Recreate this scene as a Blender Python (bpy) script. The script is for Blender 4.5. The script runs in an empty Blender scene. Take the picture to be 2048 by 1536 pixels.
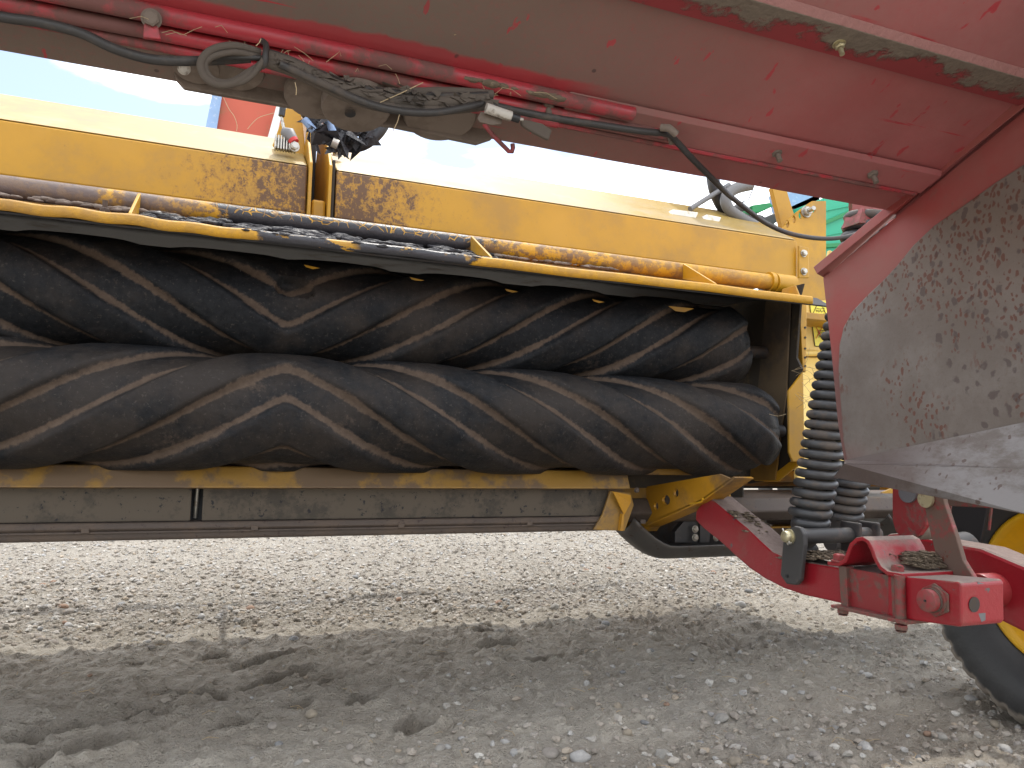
import bpy, math, random
import numpy as np
from mathutils import Vector, Matrix
random.seed(7); rng = np.random.default_rng(11)
S = bpy.context.scene
COL = S.collection

# ------------------------------------------------------------------ camera
YAW, PITCH, ROLL, FPX, CAMH = math.radians(21.4), math.radians(4.5), math.atan(.025), 1518., .72
sa, ca, sp, cp = math.sin(YAW), math.cos(YAW), math.sin(PITCH), math.cos(PITCH)
cf = Vector((sa*cp, ca*cp, sp)); r0 = Vector((ca, -sa, 0)); u0 = Vector((-sa*sp, -ca*sp, cp))
cr = r0*math.cos(ROLL)+u0*math.sin(ROLL); cu = u0*math.cos(ROLL)-r0*math.sin(ROLL)
cam = bpy.data.cameras.new('camera'); camo = bpy.data.objects.new('camera', cam); COL.objects.link(camo)
M = Matrix((( cr.x, cu.x, -cf.x, 0), (cr.y, cu.y, -cf.y, 0), (cr.z, cu.z, -cf.z, CAMH), (0, 0, 0, 1)))
camo.matrix_world = M
cam.sensor_width = 36; cam.lens = 36*FPX/2048; cam.clip_start = .02; cam.clip_end = 3000
S.camera = camo

# ------------------------------------------------------------------ light
SUN_AZ, SUN_EL = math.radians(26), math.radians(66)
w = bpy.data.worlds.new('World'); S.world = w; w.use_nodes = True
wn, wl = w.node_tree.nodes, w.node_tree.links
for n in list(wn): wn.remove(n)
sky = wn.new('ShaderNodeTexSky'); sky.sky_type = 'NISHITA'; sky.sun_disc = False
sky.sun_elevation = SUN_EL; sky.sun_rotation = SUN_AZ; sky.dust_density = 2.0; sky.air_density = 1.0
tc = wn.new('ShaderNodeTexCoord'); mp = wn.new('ShaderNodeMapping'); mp.inputs['Scale'].default_value = (1.3, 1.3, 4.0)
mp.inputs['Location'].default_value = (7.3, 2.2, .3)
nz = wn.new('ShaderNodeTexNoise'); nz.inputs['Scale'].default_value = 1.5; nz.inputs['Detail'].default_value = 7; nz.inputs['Roughness'].default_value = .55
rp = wn.new('ShaderNodeValToRGB'); rp.color_ramp.elements[0].position = .44; rp.color_ramp.elements[1].position = .56; rp.color_ramp.elements[0].color = (.03, .03, .03, 1)
mxw = wn.new('ShaderNodeMix'); mxw.data_type = 'RGBA'; mxw.inputs['B'].default_value = (14, 14.1, 14.3, 1)
bgn = wn.new('ShaderNodeBackground'); bgn.inputs['Strength'].default_value = .15
wo = wn.new('ShaderNodeOutputWorld')
wl.new(tc.outputs['Generated'], mp.inputs['Vector']); wl.new(mp.outputs[0], nz.inputs['Vector']); wl.new(nz.outputs[0], rp.inputs[0])
wl.new(rp.outputs[0], mxw.inputs['Factor']); wl.new(sky.outputs[0], mxw.inputs['A']); wl.new(mxw.outputs['Result'], bgn.inputs[0]); wl.new(bgn.outputs[0], wo.inputs[0])
sl = bpy.data.lights.new('sun', 'SUN'); sl.energy = 1.5; sl.angle = math.radians(.6); sl.color = (1, .955, .88)
so = bpy.data.objects.new('sun', sl); COL.objects.link(so)
sd = Vector((math.sin(SUN_AZ)*math.cos(SUN_EL), math.cos(SUN_AZ)*math.cos(SUN_EL), math.sin(SUN_EL)))
so.rotation_euler = sd.to_track_quat('Z', 'Y').to_euler(); so.location = (0, 0, 8)
S.view_settings.view_transform = 'Standard'; S.view_settings.look = 'None'; S.view_settings.gamma = 1
S.view_settings.exposure = .68
S.view_settings.use_curve_mapping = False

# ------------------------------------------------------------------ measuring helper: a sight line met with a real plane of the machine
def at(px, py, X=None, Y=None, Z=None):
    d = cf+cr*((px-1024)/FPX)+cu*((768-py)/FPX)
    k = X/d.x if X is not None else Y/d.y if Y is not None else (Z-CAMH)/d.z
    return Vector((k*d.x, k*d.y, CAMH+k*d.z))
def yz(pts, X): return [(p.y, p.z) for p in (at(a, b, X=X) for a, b in pts)]
def xz(pts, Y): return [(p.x, p.z) for p in (at(a, b, Y=Y) for a, b in pts)]

# ------------------------------------------------------------------ materials
class NT:
    def __init__(s, name):
        s.m = bpy.data.materials.new(name); s.m.use_nodes = True; s.t = s.m.node_tree; s.n = s.t.nodes; s.l = s.t.links
        s.b = s.n['Principled BSDF']; g = s.n.new('ShaderNodeNewGeometry'); s.pos = g.outputs['Position']
    def put(s, sock, v):
        if isinstance(v, (int, float)): sock.default_value = v
        elif isinstance(v, (tuple, list)): sock.default_value = tuple(v)+((1,) if len(v) == 3 and sock.type == 'RGBA' else ())
        else: s.l.new(v, sock)
    def mapv(s, scale=(1, 1, 1), rot=(0, 0, 0), loc=(0, 0, 0), src=None):
        n = s.n.new('ShaderNodeMapping'); n.inputs['Scale'].default_value = scale; n.inputs['Rotation'].default_value = rot; n.inputs['Location'].default_value = loc
        s.l.new(src or s.pos, n.inputs['Vector']); return n.outputs[0]
    def noise(s, scale, detail=5, rough=.6, vec=None, dist=0):
        n = s.n.new('ShaderNodeTexNoise'); n.inputs['Scale'].default_value = scale; n.inputs['Detail'].default_value = detail
        n.inputs['Roughness'].default_value = rough; n.inputs['Distortion'].default_value = dist; s.l.new(vec or s.pos, n.inputs['Vector']); return n.outputs[0]
    def voro(s, scale, feature='F1', vec=None, rand=1):
        n = s.n.new('ShaderNodeTexVoronoi'); n.feature = feature; n.inputs['Scale'].default_value = scale; n.inputs['Randomness'].default_value = rand
        s.l.new(vec or s.pos, n.inputs['Vector']); return n.outputs['Distance']
    def rng(s, v, a, b, c=0, d=1, smooth=True):
        n = s.n.new('ShaderNodeMapRange'); n.interpolation_type = 'SMOOTHSTEP' if smooth else 'LINEAR'; n.clamp = True if not smooth else True
        s.put(n.inputs[0], v); n.inputs[1].default_value = a; n.inputs[2].default_value = b; n.inputs[3].default_value = c; n.inputs[4].default_value = d; return n.outputs[0]
    def math(s, op, a, b=0., c=0.):
        n = s.n.new('ShaderNodeMath'); n.operation = op; s.put(n.inputs[0], a); s.put(n.inputs[1], b); s.put(n.inputs[2], c); return n.outputs[0]
    def mix(s, f, a, b):
        n = s.n.new('ShaderNodeMix'); n.data_type = 'RGBA'; s.put(n.inputs['Factor'], f); s.put(n.inputs['A'], a); s.put(n.inputs['B'], b); return n.outputs['Result']
    def axis(s, i):
        n = s.n.new('ShaderNodeSeparateXYZ'); s.l.new(s.pos, n.inputs[0]); return n.outputs[i]
    def near(s, p, r0, r1):
        n = s.n.new('ShaderNodeVectorMath'); n.operation = 'DISTANCE'; s.l.new(s.pos, n.inputs[0]); n.inputs[1].default_value = p
        return s.rng(n.outputs['Value'], r0, r1, 1, 0)
    def attr(s, name, typ='GEOMETRY'):
        n = s.n.new('ShaderNodeAttribute'); n.attribute_type = typ; n.attribute_name = name; return n.outputs['Fac']
    def bump(s, h, strength=.3, dist=.002, prev=None):
        n = s.n.new('ShaderNodeBump'); n.inputs['Strength'].default_value = strength; n.inputs['Distance'].default_value = dist; s.put(n.inputs['Height'], h)
        if prev: s.l.new(prev, n.inputs['Normal'])
        return n.outputs[0]
    def warp(s, amt, scale, vec=None):
        n = s.n.new('ShaderNodeTexNoise'); n.inputs['Scale'].default_value = scale; n.inputs['Detail'].default_value = 4; s.l.new(vec or s.pos, n.inputs['Vector'])
        a = s.n.new('ShaderNodeVectorMath'); a.operation = 'MULTIPLY_ADD'; s.l.new(n.outputs['Color'], a.inputs[0]); a.inputs[1].default_value = (amt,)*3; s.l.new(vec or s.pos, a.inputs[2]); return a.outputs[0]
    def done(s, col, rough=.6, bump=None, metal=0, spec=None):
        s.put(s.b.inputs['Base Color'], col); s.put(s.b.inputs['Roughness'], rough); s.put(s.b.inputs['Metallic'], metal)
        if spec is not None: s.put(s.b.inputs['Specular IOR Level'], spec)
        if bump: s.l.new(bump, s.b.inputs['Normal'])
        return s.m

def painted(name, base, dust=(.16, .12, .09), amt=.5, rust=None, rust_amt=.0, rough=.45, scale=6, fine=60, film=.25, metal=0):
    """paint under patchy dust, with chips and a dusty film; rust shows where rust_amt lets it"""
    t = NT(name)
    n1 = t.noise(scale, 8, .65); n2 = t.noise(fine, 4, .7); n3 = t.noise(scale*.35, 4, .5)
    base2 = t.mix(t.rng(n3, .3, .7), base, tuple(c*.86 for c in base))
    lim = .62-.3*amt
    m = t.rng(t.math('ADD', t.math('MULTIPLY', n1, .75), t.math('MULTIPLY', n2, .25)), lim, lim+.12)
    m = t.math('ADD', t.math('MULTIPLY', m, min(1, .55+amt*.45)), film*amt)
    c = t.mix(t.math('MINIMUM', m, 1.), base2, dust)
    if rust:
        rm = t.rng(t.noise(scale*7, 6, .7), .66-.2*rust_amt, .7-.2*rust_amt)
        c = t.mix(rm, c, rust)
    r = t.rng(m, 0, 1, rough, .85)
    return t.done(c, r, t.bump(t.math('ADD', t.math('MULTIPLY', n1, .6), t.math('MULTIPLY', n2, .4)), .18, .003), metal)

RED = (.30, .018, .03); DUST = (.155, .118, .092); YEL = (.55, .285, .011)
mat = {}
# sheets of the hood: red under a dust coat that is thick on the left, thin on the right, with long scratches
def hood_mat(name, seam=None, lo=.97, hi=.55, scr=True):
    t = NT(name)
    x = t.axis(0)
    n1 = t.noise(5, 8, .62); n2 = t.noise(140, 3, .7); n4 = t.noise(1.6, 4, .5)
    th = t.rng(x, .15, .85, lo, hi)
    cover = t.math('ADD', th, t.math('MULTIPLY', t.math('SUBTRACT', n4, .5), .55))
    cover = t.math('MINIMUM', t.math('MAXIMUM', cover, .35), .97)
    if seam:      # bare bright paint along the pipe line, where nothing settles
        y = t.axis(1); e = t.math('ADD', t.math('SUBTRACT', y, seam[0]), t.math('MULTIPLY', t.math('SUBTRACT', n1, .5), .05))
        c1 = t.rng(e, -.006, .0); lim = t.rng(t.math('ADD', x, t.math('MULTIPLY', n1, .3)), seam[1], seam[1]+.12, 1, 0)
        cover = t.math('MULTIPLY', cover, t.math('SUBTRACT', 1., t.math('MULTIPLY', t.math('MULTIPLY', c1, lim), .88)))
    if scr:
        v = t.mapv((1, 1, 1), (0, 0, math.radians(52)))
        s1 = t.noise(1., 4, .5, t.mapv((3.2, 60, 60), (0, 0, math.radians(52))))
        sm = t.math('MULTIPLY', t.rng(s1, .67, .685), t.rng(t.noise(7, 3), .46, .6))
        cover = t.math('MULTIPLY', cover, t.math('SUBTRACT', 1., sm))
        s2 = t.noise(1., 3, .5, t.mapv((60, 3.6, 60), (0, 0, math.radians(20))))
        sm2 = t.math('MULTIPLY', t.rng(s2, .675, .70), .8); cover = t.math('MULTIPLY', cover, t.math('SUBTRACT', 1., sm2))
    cover = t.math('MULTIPLY', cover, t.rng(n2, .2, .55, .8, 1))
    base = t.mix(t.rng(n1, .35, .65), (.46, .035, .05), (.38, .04, .05))
    dustc = t.mix(t.rng(x, .3, 1.0), t.mix(t.rng(n4, .3, .7), (.21, .165, .13), (.155, .12, .098)), t.mix(t.rng(t.noise(2.6, 6, .65), .35, .65), (.36, .225, .205), (.25, .16, .14)))
    c = t.mix(cover, base, dustc)
    spots = t.rng(t.voro(26, 'F1', t.mapv((1, 1, 1), (0, 0, .4))), .10, .055); spots = t.math('MULTIPLY', spots, t.rng(t.noise(9, 2), .56, .6))
    c = t.mix(t.math('MULTIPLY', spots, .7), c, (.05, .03, .03))
    return t.done(c, t.rng(cover, 0, 1, .42, .8), t.bump(t.math('ADD', n2, n1), .15, .002))
mat['hood'] = hood_mat('hood_sheet_paint', (.879, .55))
mat['hood_up'] = hood_mat('hood_upper_paint', None, .9, .6)
mat['hood_low'] = hood_mat('hood_edge_paint', None, .98, .62)
t = NT('flange_caked_dust')
n1 = t.noise(14, 7, .7); y = t.axis(1)
m = t.rng(t.math('ADD', t.math('MULTIPLY', y, -7), t.math('MULTIPLY', n1, 1.1)), -4.62, -4.5)
c = t.mix(m, t.mix(t.noise(5), (.36, .035, .045), (.24, .05, .05)), t.mix(t.noise(90, 3), (.27, .22, .175), (.14, .112, .088)))
c = t.mix(t.math('MULTIPLY', t.rng(y, .7003, .6997), .75), c, (.33, .13, .12))
mat['flange'] = t.done(c, .85, t.bump(t.math('MULTIPLY', m, t.math('ADD', t.noise(90, 4), .6)), .8, .004))
mat['pipe_red'] = painted('pipe_red', (.44, .035, .05), (.13, .08, .068), .52, rough=.35, scale=9, film=.15)
mat['red'] = painted('arm_red', (.29, .012, .02), (.13, .085, .065), .55, (.13, .035, .02), .15, .33, 5, 80, .35)
mat['red_dark'] = painted('arm_red_worn', (.31, .02, .03), (.14, .085, .065), .6, (.12, .04, .02), .2, .4, 6, 90, .35)
t = NT('arm_red_top_dusty')   # dust and chaff lie on what faces up
g = t.n.new('ShaderNodeNewGeometry'); sx = t.n.new('ShaderNodeSeparateXYZ'); t.l.new(g.outputs['Normal'], sx.inputs[0])
n1 = t.noise(10, 7, .7); n2 = t.noise(70, 5, .7)
m = t.rng(t.math('ADD', sx.outputs[2], t.math('MULTIPLY', t.math('SUBTRACT', n1, .5), 1.2)), .38, .8)
low = t.rng(t.math('ADD', t.math('MULTIPLY', n1, .7), t.math('MULTIPLY', n2, .3)), .5, .66)
c = t.mix(t.math('MULTIPLY', low, .4), (.28, .011, .019), (.19, .07, .055))
c = t.mix(t.math('MULTIPLY', m, .93), c, t.mix(n2, (.09, .07, .06), (.27, .225, .19)))
chips = t.rng(t.noise(38, 5, .6), .68, .70); c = t.mix(chips, c, (.10, .09, .09))
mat['red_top'] = t.done(c, t.rng(m, 0, 1, .3, .9), t.bump(t.math('ADD', n2, t.math('MULTIPLY', m, n2)), .25, .003))

def yellow(name, stain_pts=(), amt=.25, dustamt=.2, dustc=(.30, .19, .08), stainc=(.035, .026, .026), base=YEL, streak=True):
    t = NT(name)
    n1 = t.noise(7, 8, .68); n2 = t.noise(55, 6, .75); n3 = t.noise(34, 8, .8, t.mapv((1, 1, .6)))
    base2 = t.mix(t.rng(t.noise(3), .3, .7), base, tuple(c*.85 for c in base))
    c = t.mix(t.math('MULTIPLY', t.rng(n1, .42, .68), dustamt*2.2), base2, dustc)
    st = None
    for p, a, b in stain_pts:
        q = t.near(p, a, b); st = q if st is None else t.math('MAXIMUM', st, q)
    base_s = t.math('ADD', t.math('MULTIPLY', n3, .5), t.math('MULTIPLY', t.noise(95, 5, .8), .5))
    v = t.math('ADD', base_s, t.math('MULTIPLY', st, .20) if st is not None else 0.)
    sm = t.rng(v, .665-.05*amt, .70-.05*amt)
    c = t.mix(t.math('MULTIPLY', sm, .93), c, stainc)
    sm2 = t.rng(v, .585-.05*amt, .66-.05*amt); c = t.mix(t.math('MULTIPLY', sm2, .42), c, (.22, .10, .03))
    return t.done(c, t.rng(n1, .3, .7, .38, .62), t.bump(t.math('ADD', n1, n2), .12, .002))
mat['beam'] = yellow('beam_yellow', [((.19, 1.9, 1.30), .03, .42), ((.27, 1.9, 1.30), .03, .40)], .2)
mat['beam_top'] = yellow('beam_top_dusty_yellow', (), 0, .4, (.32, .25, .14), base=(.40, .27, .07))
mat['yellow'] = yellow('frame_yellow', (), .35, .25)
mat['yellow_dirty'] = yellow('frame_yellow_dirty', (), .62, .55, (.20, .115, .045), (.06, .04, .03), (.50, .24, .015))
mat['yellow_sill'] = yellow('sill_yellow_dirty', (), .5, 1.4, (.135, .085, .045), (.05, .04, .03), (.30, .165, .03))
# tube and lip: yellow, cracked black grease between x = -.1 and .85, brown crust further left, rust film further right
def grease(name, x0, x1, base=YEL, crack=34, left=True, film=(.19, .10, .06), share=.5, crumb=False):
    t = NT(name)
    x = t.axis(0); n1 = t.noise(9, 7, .65); n2 = t.noise(46, 6, .7); z = t.axis(2)
    g = t.math('MULTIPLY', t.rng(t.math('ADD', x, t.math('MULTIPLY', n1, .5)), x0+.15, x0+.4), t.rng(t.math('ADD', x, t.math('MULTIPLY', n1, .5)), x1+.05, x1+.35, 1, 0))
    d = t.noise(14, 3)
    dv = t.n.new('ShaderNodeVectorMath'); dv.operation = 'ADD'; t.l.new(t.pos, dv.inputs[0])
    cmb = t.n.new('ShaderNodeCombineXYZ'); t.l.new(t.math('MULTIPLY', d, .02), cmb.inputs[0]); t.l.new(t.math('MULTIPLY', d, .02), cmb.inputs[2]); t.l.new(cmb.outputs[0], dv.inputs[1])
    e = t.voro(crack, 'DISTANCE_TO_EDGE', dv.outputs[0])
    crk = t.rng(t.math('ADD', t.math('ADD', e, t.rng(z, 1.222, 1.212, 0, .1)), t.math('MULTIPLY', n2, .06)), .066, .092) if crack > 12 else t.rng(t.noise(30, 5, .7, t.mapv((.35, 1, 1))), .43, .47)
    crk = t.math('MAXIMUM', crk, t.rng(t.noise(4, 3), .5, .58))
    gm = t.math('MULTIPLY', t.rng(g, .3, .5), crk)
    base2 = t.mix(t.math('MULTIPLY', t.rng(n1, .45, .7), share*1.5), base, film)
    fl = t.rng(x, .75, 1.5, 1 if crack > 12 else .25, .25 if crack > 12 else .1)
    spot = t.math('MULTIPLY', t.rng(t.math('ADD', n2, t.math('MULTIPLY', n1, .2)), .54, .64), fl)
    base2 = t.mix(t.math('MULTIPLY', spot, .75), base2, (.11, .07, .055))
    lf = t.math('MULTIPLY', t.rng(x, .0, -.2, 0, 1 if left else .12), t.rng(t.noise(8, 4), .40, .48)); base2 = t.mix(t.math('MULTIPLY', lf, .85), base2, (.13, .10, .095))
    c = t.mix(gm, base2, t.mix(n2, (.012, .012, .015), (.05, .05, .057)))
    return t.done(c, t.rng(gm, 0, 1, .5, .34), t.bump(t.math('ADD', t.math('MULTIPLY', gm, .8), n2), .6, .004))
mat['tube'] = grease('cracked_grease_on_tube', -.02, .66, crack=46)
mat['lip'] = grease('greasy_lip_edge', .02, .52, crack=9, left=False, share=.15)
mat['shelf'] = grease('greasy_shelf', -.02, .70, base=(.50, .25, .10), crack=6, film=(.33, .17, .11), share=.8)
t = NT('grease_lumps'); n1 = t.noise(60, 6, .7)
mat['grease'] = t.done(t.mix(n1, (.010, .010, .013), (.06, .058, .062)), t.rng(n1, .4, .6, .32, .7), t.bump(n1, .9, .006))
# rolls
t = NT('end_plate_inner'); n1 = t.noise(6, 7, .65); x = t.axis(1)
c = t.mix(t.rng(n1, .42, .6), (.11, .075, .04), (.055, .042, .032)); c = t.mix(t.math('MULTIPLY', t.rng(t.math('ADD', t.axis(2), t.math('MULTIPLY', n1, .2)), .86, .74), .8), c, (.30, .165, .025))
mat['inner'] = t.done(c, .8, t.bump(t.noise(60, 5), .3, .003))
t = NT('roll_rubber'); n1 = t.noise(8, 8, .7); n2 = t.noise(70, 5, .7); a = t.attr('dirt')
v = t.math('ADD', a, t.math('MULTIPLY', t.math('SUBTRACT', n1, .5), 1.9)); v = t.math('ADD', v, t.math('MULTIPLY', t.math('SUBTRACT', n2, .5), .9))
m = t.rng(v, .40, .80)
c = t.mix(t.rng(n2, .3, .7), (.007, .008, .0095), (.015, .016, .018)); film = t.rng(t.math('ADD', t.noise(5, 8, .7), t.math('MULTIPLY', t.rng(t.axis(2), .95, .8), .10)), .44, .68)
c = t.mix(t.math('MULTIPLY', film, .6), c, (.044, .034, .027))
c = t.mix(t.math('MULTIPLY', t.rng(t.noise(130, 4, .8), .58, .66), .35), c, (.10, .085, .07))
c = t.mix(t.math('MULTIPLY', m, .8), c, t.mix(n2, (.055, .038, .027), (.15, .108, .08)))
sc = t.rng(t.noise(1., 3, .6, t.mapv((90, 25, 14))), .76, .8); c = t.mix(t.math('MULTIPLY', sc, .6), c, (.22, .20, .18))
mat['rubber'] = t.done(c, t.rng(m, 0, 1, .55, .9), t.bump(t.math('ADD', n2, t.math('MULTIPLY', n1, .5)), .5, .004), spec=.14)
t = NT('tyre_rubber'); n1 = t.noise(12, 6, .7); a = t.attr('dirt')
m = t.rng(t.math('ADD', a, t.math('MULTIPLY', t.math('SUBTRACT', n1, .5), .9)), .35, .65)
c = t.mix(t.math('MULTIPLY', t.noise(5, 4), .35), (.022, .025, .028), (.10, .09, .08))
mat['tyre'] = t.done(t.mix(m, c, t.mix(t.noise(60), (.17, .145, .12), (.30, .26, .215))), t.rng(m, 0, 1, .55, .95), t.bump(t.noise(80), .3, .004))
mat['spring'] = painted('spring_black_enamel', (.040, .045, .050), (.11, .09, .074), .42, rough=.36, scale=16, film=.45)
mat['black_steel'] = painted('black_steel', (.035, .038, .040), (.13, .10, .085), .3, rough=.5, scale=14, film=.5)
mat['cable'] = painted('dusty_cable', (.028, .028, .029), (.10, .08, .066), .42, rough=.5, scale=18, film=.4)
mat['loom'] = painted('dusty_loom', (.045, .038, .033), (.10, .08, .064), .85, rough=.75, scale=18, film=.5)
mat['hose'] = painted('hose_rubber', (.018, .018, .02), (.08, .07, .06), .12, rough=.4, scale=18)
mat['zinc'] = painted('zinc_plate', (.55, .53, .47), (.25, .19, .13), .3, rough=.35, scale=30, metal=.75)
mat['pin'] = painted('yellow_zinc_pin', (.62, .56, .36), (.30, .24, .16), .3, rough=.35, scale=30, metal=.7)
mat['dustbrown'] = painted('dust_coated_steel', (.15, .115, .09), (.19, .148, .12), .7, rough=.9, scale=10)
mat['skirt'] = painted('dusty_rubber_skirt', (.055, .047, .038), (.098, .078, .057), .72, (.02, .02, .022), .35, .9, 7, 90)
mat['rail'] = painted('cutter_rail', (.08, .06, .048), (.11, .08, .06), .5, (.05, .03, .025), .3, .7, 9, 80)
mat['steelgrey'] = painted('grey_steel', (.19, .19, .19), (.16, .12, .09), .3, (.09, .04, .02), .15, .5, 6, 80)
mat['polished'] = painted('skid_steel', (.10, .095, .09), (.14, .10, .075), .35, (.07, .04, .03), .25, .38, 6, 80, metal=.5)
mat['dark'] = painted('dark_baffle', (.020, .022, .026), (.07, .045, .028), .35, rough=.6, scale=8)
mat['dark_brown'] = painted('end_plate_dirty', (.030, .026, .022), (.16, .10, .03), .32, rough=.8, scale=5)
mat['label'] = painted('worn_white_label', (.62, .58, .52), (.17, .13, .10), .45, rough=.6, scale=60)
mat['tag_brown'] = painted('worn_brown_tag', (.13, .095, .07), (.5, .47, .44), .12, rough=.7, scale=70)
mat['chaff'] = painted('chaff', (.16, .12, .085), (.28, .22, .15), .4, rough=.95, scale=60)
mat['straw'] = painted('straw', (.50, .38, .22), (.3, .22, .14), .3, rough=.8, scale=60)
mat['green'] = painted('green_paint', (.02, .42, .24), (.10, .40, .30), .2, rough=.5, scale=2)
mat['green_dark'] = painted('green_frame_paint', (.01, .24, .07), (.05, .2, .1), .2, rough=.5, scale=3)
mat['redpanel'] = painted('far_red_paint', (.50, .09, .05), (.33, .15, .08), .35, rough=.6, scale=3)
mat['blue'] = painted('blue_paint', (.24, .38, .62), (.6, .65, .7), .3, rough=.4, scale=12)
mat['white'] = painted('white_paint', (.80, .80, .78), (.6, .57, .5), .2, rough=.5, scale=6)
mat['rim'] = yellow('rim_yellow', (), .05, .12, base=(.85, .47, .01))
mat['pale_yellow'] = yellow('cover_yellow', (), 0, .15, (.75, .60, .30), base=(.86, .60, .16))
mat['decal_yellow'] = painted('decal_yellow', (.86, .76, .06), (.6, .5, .2), .15, rough=.4, scale=9)
mat['decal_black'] = painted('decal_black', (.03, .03, .03), (.2, .17, .1), .2, rough=.5, scale=20)
mat['decal_red'] = painted('decal_red', (.6, .03, .03), (.5, .1, .08), .2, rough=.5, scale=20)
mat['tape'] = painted('foil_tape', (.75, .72, .64), (.5, .42, .25), .3, rough=.3, scale=20, metal=.5)
mat['glass'] = painted('lamp_glass', (.75, .78, .8), (.8, .8, .8), .2, rough=.1, scale=20)
mat['bare'] = painted('bare_chip', (.16, .16, .17), (.2, .17, .15), .2, rough=.45, scale=20, metal=.3)

# worn liner of the deflector: bare steel, rust spots in drips, red at the rim
t = NT('worn_steel_liner'); n1 = t.noise(5, 7, .6); n2 = t.noise(150, 3, .7); z = t.axis(2); y = t.axis(1)
c = t.mix(t.rng(t.noise(4, 8, .7), .35, .65), (.15, .125, .108), (.215, .19, .172)); c = t.mix(t.math('MULTIPLY', t.rng(n2, .5, .7), .3), c, (.12, .09, .07))
up = t.rng(t.math('ADD', z, t.math('MULTIPLY', y, -.35)), .55, .80)       # older rust towards the top and the back
c = t.mix(t.math('MULTIPLY', up, .6), c, (.16, .115, .088))
vv = t.mapv((1, 1, .6), src=t.warp(.022, 38)); sp1 = t.rng(t.math('ADD', t.voro(120, 'F1', vv), t.math('MULTIPLY', t.math('SUBTRACT', t.noise(40, 3), .5), .5)), .40, .28)
sp1 = t.math('MULTIPLY', sp1, t.rng(t.math('ADD', t.noise(9, 3, .5), t.math('MULTIPLY', up, .4)), .46, .58))
c = t.mix(t.math('MULTIPLY', sp1, .85), c, (.13, .05, .033))
vv2 = t.mapv((1, 1, .75), src=t.warp(.035, 26)); sp2 = t.rng(t.math('ADD', t.voro(52, 'F1', vv2), t.math('MULTIPLY', t.math('SUBTRACT', t.noise(60, 3), .5), .5)), .34, .20)
right = t.rng(y, 1.02, .86)
sp2 = t.math('MULTIPLY', sp2, t.rng(t.math('ADD', t.noise(6, 3), t.math('MULTIPLY', right, .2)), .54, .60)); c = t.mix(t.math('MULTIPLY', sp2, .6), c, (.06, .038, .036))
redr = t.math('MULTIPLY', t.rng(y, 1.02, 1.12), t.rng(t.math('ADD', z, t.math('MULTIPLY', n1, .15)), .83, .72)); c = t.mix(t.math('MULTIPLY', redr, .7), c, (.20, .055, .05))
mat['liner'] = t.done(c, t.rng(n1, .3, .7, .5, .7), t.bump(t.math('ADD', n2, sp1), .15, .002), .15)
t = NT('bare_steel_band'); n1 = t.noise(12, 8, .7, t.mapv((1, 1, 2.2))); n2 = t.noise(150, 3, .7)
c = t.mix(t.rng(n1, .4, .62), (.22, .21, .208), (.13, .11, .098)); c = t.mix(t.rng(t.voro(60, 'F1', t.mapv((1, 1, .8), src=t.warp(.03, 30))), .22, .14), c, (.11, .08, .07)); c = t.mix(t.math('MULTIPLY', t.rng(t.math('ADD', t.axis(1), t.math('MULTIPLY', n1, .12)), .86, 1.06), .85), c, (.105, .075, .066))
mat['band'] = t.done(c, .5, t.bump(n2, .2, .002), .3)
t = NT('shield_red_faded'); n1 = t.noise(6, 7, .6); y = t.axis(1); z = t.axis(2)
c = t.mix(t.rng(n1, .3, .7), (.31, .055, .05), (.27, .095, .08)); low = t.rng(t.math('ADD', z, t.math('MULTIPLY', n1, .12)), .99, .9)
c = t.mix(t.math('MULTIPLY', low, .8), c, (.14, .085, .075)); c = t.mix(t.math('MULTIPLY', t.rng(t.noise(30, 6, .7), .6, .68), .4), c, (.2, .10, .08))
mat['shield'] = t.done(c, .5, t.bump(t.noise(90), .1, .002))

# ground and stones
t = NT('mud_and_gravel_ground'); n1 = t.noise(1.3, 8, .65); n2 = t.noise(30, 5, .6); n3 = t.noise(160, 5, .7); gr = t.attr('gravel')
c = t.mix(t.rng(n1, .35, .65), (.40, .36, .30), (.46, .42, .355)); c = t.mix(t.math('MULTIPLY', t.rng(n2, .48, .7), .5), c, (.56, .52, .45))
c = t.mix(t.math('MULTIPLY', t.rng(n3, .55, .7), .5), c, (.28, .24, .195))
vg = t.voro(75); far = t.mix(t.rng(vg, .2, .55), (.40, .372, .325), (.26, .23, .19))
c = t.mix(t.math('MULTIPLY', gr, .55), c, far); da = t.attr('damp'); c = t.mix(t.math('MULTIPLY', da, .5), c, (.27, .235, .19))
c = t.mix(t.math('MULTIPLY', t.attr('rut'), .62), c, (.17, .148, .12)); crumb = t.math('MULTIPLY', t.math('SUBTRACT', .6, t.voro(150, 'F1', t.warp(.01, 60))), t.rng(t.noise(35, 4, .7), .38, .6)); b1 = t.bump(n2, .7, .010); b2 = t.bump(t.math('ADD', n3, crumb), 1, .008, b1); b3 = t.bump(t.math('MULTIPLY', t.math('SUBTRACT', 1., vg), gr), .5, .01, b2)  # prints tinted as damp clay, also standing in for their weak shade
mat['ground'] = t.done(c, .95, b3, spec=.2)
def stone_mat(name, typ):
    t = NT(name); a = t.attr('tone', typ); n = t.noise(60, 5, .7)
    r = t.n.new('ShaderNodeValToRGB'); cr_ = r.color_ramp; cr_.elements[0].color = (.30, .265, .225, 1); cr_.elements[1].color = (.58, .555, .50, 1)
    for p, cc in ((.3, (.38, .34, .29, 1)), (.55, (.45, .425, .385, 1)), (.8, (.40, .33, .25, 1)), (.88, (.38, .375, .365, 1))): e = cr_.elements.new(p); e.color = cc
    t.l.new(a, r.inputs[0]); c = t.mix(t.math('MULTIPLY', t.rng(n, .4, .7), .4), r.outputs[0], (.26, .225, .185))
    return t.done(c, .85, t.bump(n, .3, .003), spec=.3)
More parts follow.
